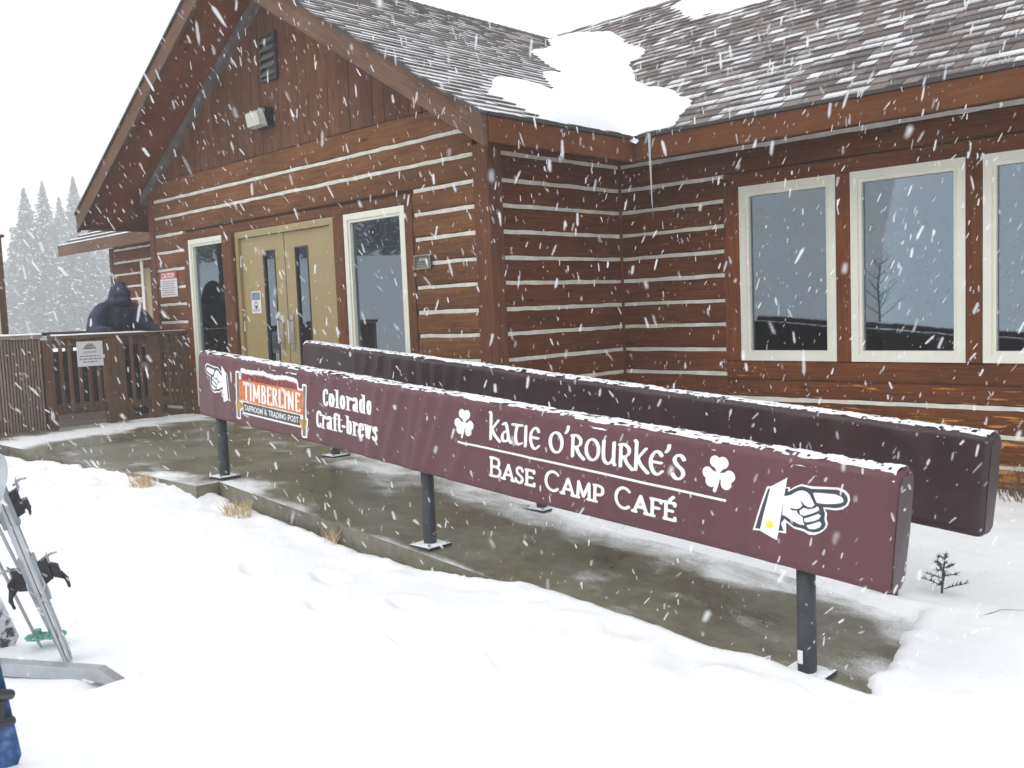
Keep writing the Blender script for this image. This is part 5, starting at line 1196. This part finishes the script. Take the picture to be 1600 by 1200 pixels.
def conifer_mesh(h, R_, seed):
    rnd = random.Random(seed); cr_ = MB(); n = int(h*9)
    for i in range(n):
        t = i/n; z = h*(.06+.93*t); Lb = R_*(1-t)**1.05*rnd.uniform(.70, 1.15)+.03; fs = .22+.78*(1-t); m_ = rnd.randint(6, 9); a0 = rnd.random()*6.28
        for k in range(m_):
            a = a0+6.28*k/m_+rnd.uniform(-.3, .3); L = Lb*rnd.uniform(.65, 1.12); drop = L*rnd.uniform(.15, .40); d = Vector((math.cos(a), math.sin(a), 0)); s_ = Vector((-math.sin(a), math.cos(a), 0)); ns_ = max(3, int(L/(.22*fs)))
            for j in range(ns_):
                u = (j+.6)/ns_; c = d*L*u+Vector((0, 0, z-drop*u*u+rnd.uniform(-.05, .05))); w = (.26*(1-u)+.14)*rnd.uniform(.6, 1.3)*fs; l = .24*rnd.uniform(.7, 1.4)*fs; tl = rnd.uniform(-.25, .35)
                p0 = c-s_*w+Vector((0, 0, -.10*rnd.random()-.05)); p1 = c+s_*w+Vector((0, 0, -.10*rnd.random()-.05)); p2 = c+d*l+Vector((0, 0, -.1+tl*.2)); p3 = c-d*l*.4+Vector((0, 0, .06))
                cr_.add([p0, p2, p1, p3], [(0, 1, 3), (1, 2, 3)], 1 if rnd.random() < .11 else 0)
    me = bpy.data.meshes.new('crown'); me.from_pydata(cr_.V, [], cr_.F); me.materials.append(M['needle']); me.materials.append(M['snow']); me.polygons.foreach_set('material_index', cr_.M); me.update()
    q = MB(); q.tube([(0, 0, -.5), (0, 0, h*.4), (0, 0, h*.97)], [h*.016, h*.011, .02], 8); tm = bpy.data.meshes.new('trunk'); tm.from_pydata(q.V, [], q.F); tm.materials.append(M['bark']); tm.update()
    return me, tm
TREES = [conifer_mesh(11, 2.3, 21), conifer_mesh(12.5, 2.1, 22), conifer_mesh(9, 2.2, 23)]
def at_px(px, dist):
    d = fw*1464.6+rr*(px-800); k = dist/math.hypot(d.x, d.y); return CAM.x+d.x*k, CAM.y+d.y*k
TL_ = [(37, 60, 0, .93, 'snow-dusted fir left of the pale gap, second from the left edge'), (66, 60, 1, .86, 'tall snow-dusted fir with pointed top near the left edge'), (114, 62, 1, .92, 'tallest narrow snow-dusted fir just left of the gable eave'), (90, 66, 0, .96, 'hazy fir between the two tallest firs'), (150, 64, 0, .75, 'hazy fir behind the lodge eave'), (14, 66, 2, .85, 'low hazy fir at the far left edge'), (50, 54, 2, .62, 'small fir in front of the left group'), (100, 52, 2, .66, 'small broad fir in front of the tall narrow one'), (135, 55, 2, .62, 'small fir just left of the cabin roof'), (170, 56, 2, .66, 'small hazy fir partly behind the person'), (76, 70, 2, .95, 'hazy fir at the back of the left group'), (200, 62, 0, .72, 'hazy fir behind the cabin')]
for i, (px, dist, kind, s, lab) in enumerate(TL_):
    dist *= 2.3; x_, y_ = at_px(px+24, dist); zt = float(far_z(np.array(x_), np.array(y_)))
    t = tag(empty('fir_tree', (x_, y_, zt)), lab, 'tree', 'hazy firs behind the deck'); s *= 1.93; t.scale = (s*1.5, s*1.5, s); t.rotation_euler = (0, 0, i*1.3)
    link('crown', TREES[kind][0], t); link('trunk', TREES[kind][1], t)
sap = tag(empty('bare_sapling', (-5.1, -16.6, -.5)), 'thin bare sapling mirrored in the middle window of the long wall', 'sapling'); rnd = random.Random(15); q = MB()
q.tube([(-5.1, -16.6, -.7), (-5.05, -16.6, .5), (-5.12, -16.58, 1.4), (-5.02, -16.6, 2.2)], [.045, .036, .025, .006], 8); q.build('trunk', M['bark'], sap); q = MB()
for i in range(14):
    z_ = .5+i*.12; a = i*2.4; L = .7-.03*i; b_ = Vector((-5.08, -16.6, z_)); e = b_+Vector((math.cos(a)*L, math.sin(a)*L, L*.8)); q.tube([b_, b_.lerp(e, .5)+Vector((0, 0, -.05)), e], [.016, .011, .003], 5)
    for k in range(4): t = .35+.15*k; c_ = b_.lerp(e, t); q.tube([c_, c_+Vector((rnd.gauss(0, .14), rnd.gauss(0, .14), .16))], [.006, .002], 4)
q.build('branches', M['bark'], sap)
bn = tag(empty('dining_bench', (3.9, 3.0, 0)), 'pale wooden bench seen through the rightmost window', 'bench')
bx('seat', 3.5, 5.3, 2.75, 3.15, .72, .78, M['benchwood'], bn); bx('backrest', 3.5, 5.3, 3.12, 3.17, .80, 1.12, M['benchwood'], bn)
for xx in (3.55, 5.2): bx('leg', xx, xx+.06, 2.8, 3.1, 0.002, .72, M['benchwood'], bn)
# firs on the slope that the entrance glass mirrors
for i, (a, r, kind) in enumerate([(-2.80+.045*k, 62+5*math.sin(k*2.3), (0, 1, 2)[k % 3]) for k in range(9)]):
    x_, y_ = r*math.cos(a), r*math.sin(a); t = tag(empty('slope_fir', (x_, y_, float(far_z(np.array(x_), np.array(y_))))), 'fir on the snowy slope opposite, seen only mirrored in the entrance glass', 'tree', 'firs on the slope opposite')
    t.rotation_euler = (0, 0, i*.9); link('crown', TREES[kind][0], t); link('trunk', TREES[kind][1], t)

# ------------------------------------------------------------------ falling snow: clumped flakes, each a small solid
fall = (Vector((0, 0, -1))+Vector((fw.x, fw.y, 0)).normalized()*1.05+Vector((rr.x, rr.y, 0))*.10).normalized()
rnd = random.Random(31); FV = []; FF = []
ICO_V = [(0, 0, 1), (.75, 0, .66), (.23, .71, .55), (-.6, .44, .62), (-.6, -.44, .55), (.23, -.71, .62), (.6, .4, -.60), (-.3, .7, -.55), (-.8, 0, -.62), (-.2, -.7, -.55), (.6, -.4, -.62), (0, 0, -1)]
ICO_F = [(0, 1, 2), (0, 2, 3), (0, 3, 4), (0, 4, 5), (0, 5, 1), (1, 6, 2), (2, 7, 3), (3, 8, 4), (4, 9, 5), (5, 10, 1), (6, 7, 2), (7, 8, 3), (8, 9, 4), (9, 10, 5), (10, 6, 1), (11, 7, 6), (11, 8, 7), (11, 9, 8), (11, 10, 9), (11, 6, 10)]
def flake(c, w, l):
    d = (fall+Vector((rnd.gauss(0, .20), rnd.gauss(0, .20), rnd.gauss(0, .1)))).normalized(); a = d.cross(Vector((rnd.gauss(0, 1), rnd.gauss(0, 1), rnd.gauss(0, 1)))).normalized(); b_ = d.cross(a); n = len(FV)
    for x_, y_, z_ in ICO_V: j = rnd.uniform(.45, 1.35); FV.append(c+a*x_*w*j+b_*y_*w*j+d*z_*l*rnd.uniform(.7, 1.2))
    FF.extend((f[0]+n, f[1]+n, f[2]+n) for f in ICO_F)
n = 0
while n < 15000:
    dist = (1.3**3+rnd.random()*(16**3-1.3**3))**(1/3) if rnd.random() < .62 else rnd.uniform(1.6, 8)
    c = CAM+fw*dist+rr*dist*rnd.uniform(-.75, .75)+uu*dist*rnd.uniform(-.55, .55)
    if c.y > (-.2 if c.x < .5 else 1.3) and c.z < 3.2 and c.x > -7: continue
    if c.z < -.2: continue
    w = (.0012+.0042*rnd.random()**3)*(1 if dist > 3 else .75); flake(c, w, w*rnd.uniform(3.5, 8)); n += 1
for i in range(90):
    dist = rnd.uniform(.75, 1.8); c = CAM+fw*dist+rr*dist*rnd.uniform(-.6, .6)+uu*dist*rnd.uniform(-.45, .45); w = rnd.uniform(.0016, .0030); flake(c, w, w*rnd.uniform(2.5, 5))
me = bpy.data.meshes.new('falling_snow'); me.from_pydata([tuple(v) for v in FV], [], FF); me.materials.append(M['flake']); me.update()
tag(link('falling_snow', me), 'snowflakes falling through the air in front of the lodge', 'snowfall', kind='stuff')

# ------------------------------------------------------------------ haze of the snowfall
hz = mk('haze', *boxVF(-206, 206, -206, 206, -4, 38), None)
hz.data.materials.clear(); m = bpy.data.materials.new('haze'); m.use_nodes = True; nt = m.node_tree; nt.nodes.clear(); o_ = N(nt, 'ShaderNodeOutputMaterial')
pv = N(nt, 'ShaderNodeVolumePrincipled', Density=.0046, Anisotropy=.2); pv.inputs['Color'].default_value = (.97, .98, 1, 1); nt.links.new(pv.outputs[0], o_.inputs['Volume'])
hz.data.materials.append(m); tag(hz, kind='stuff')
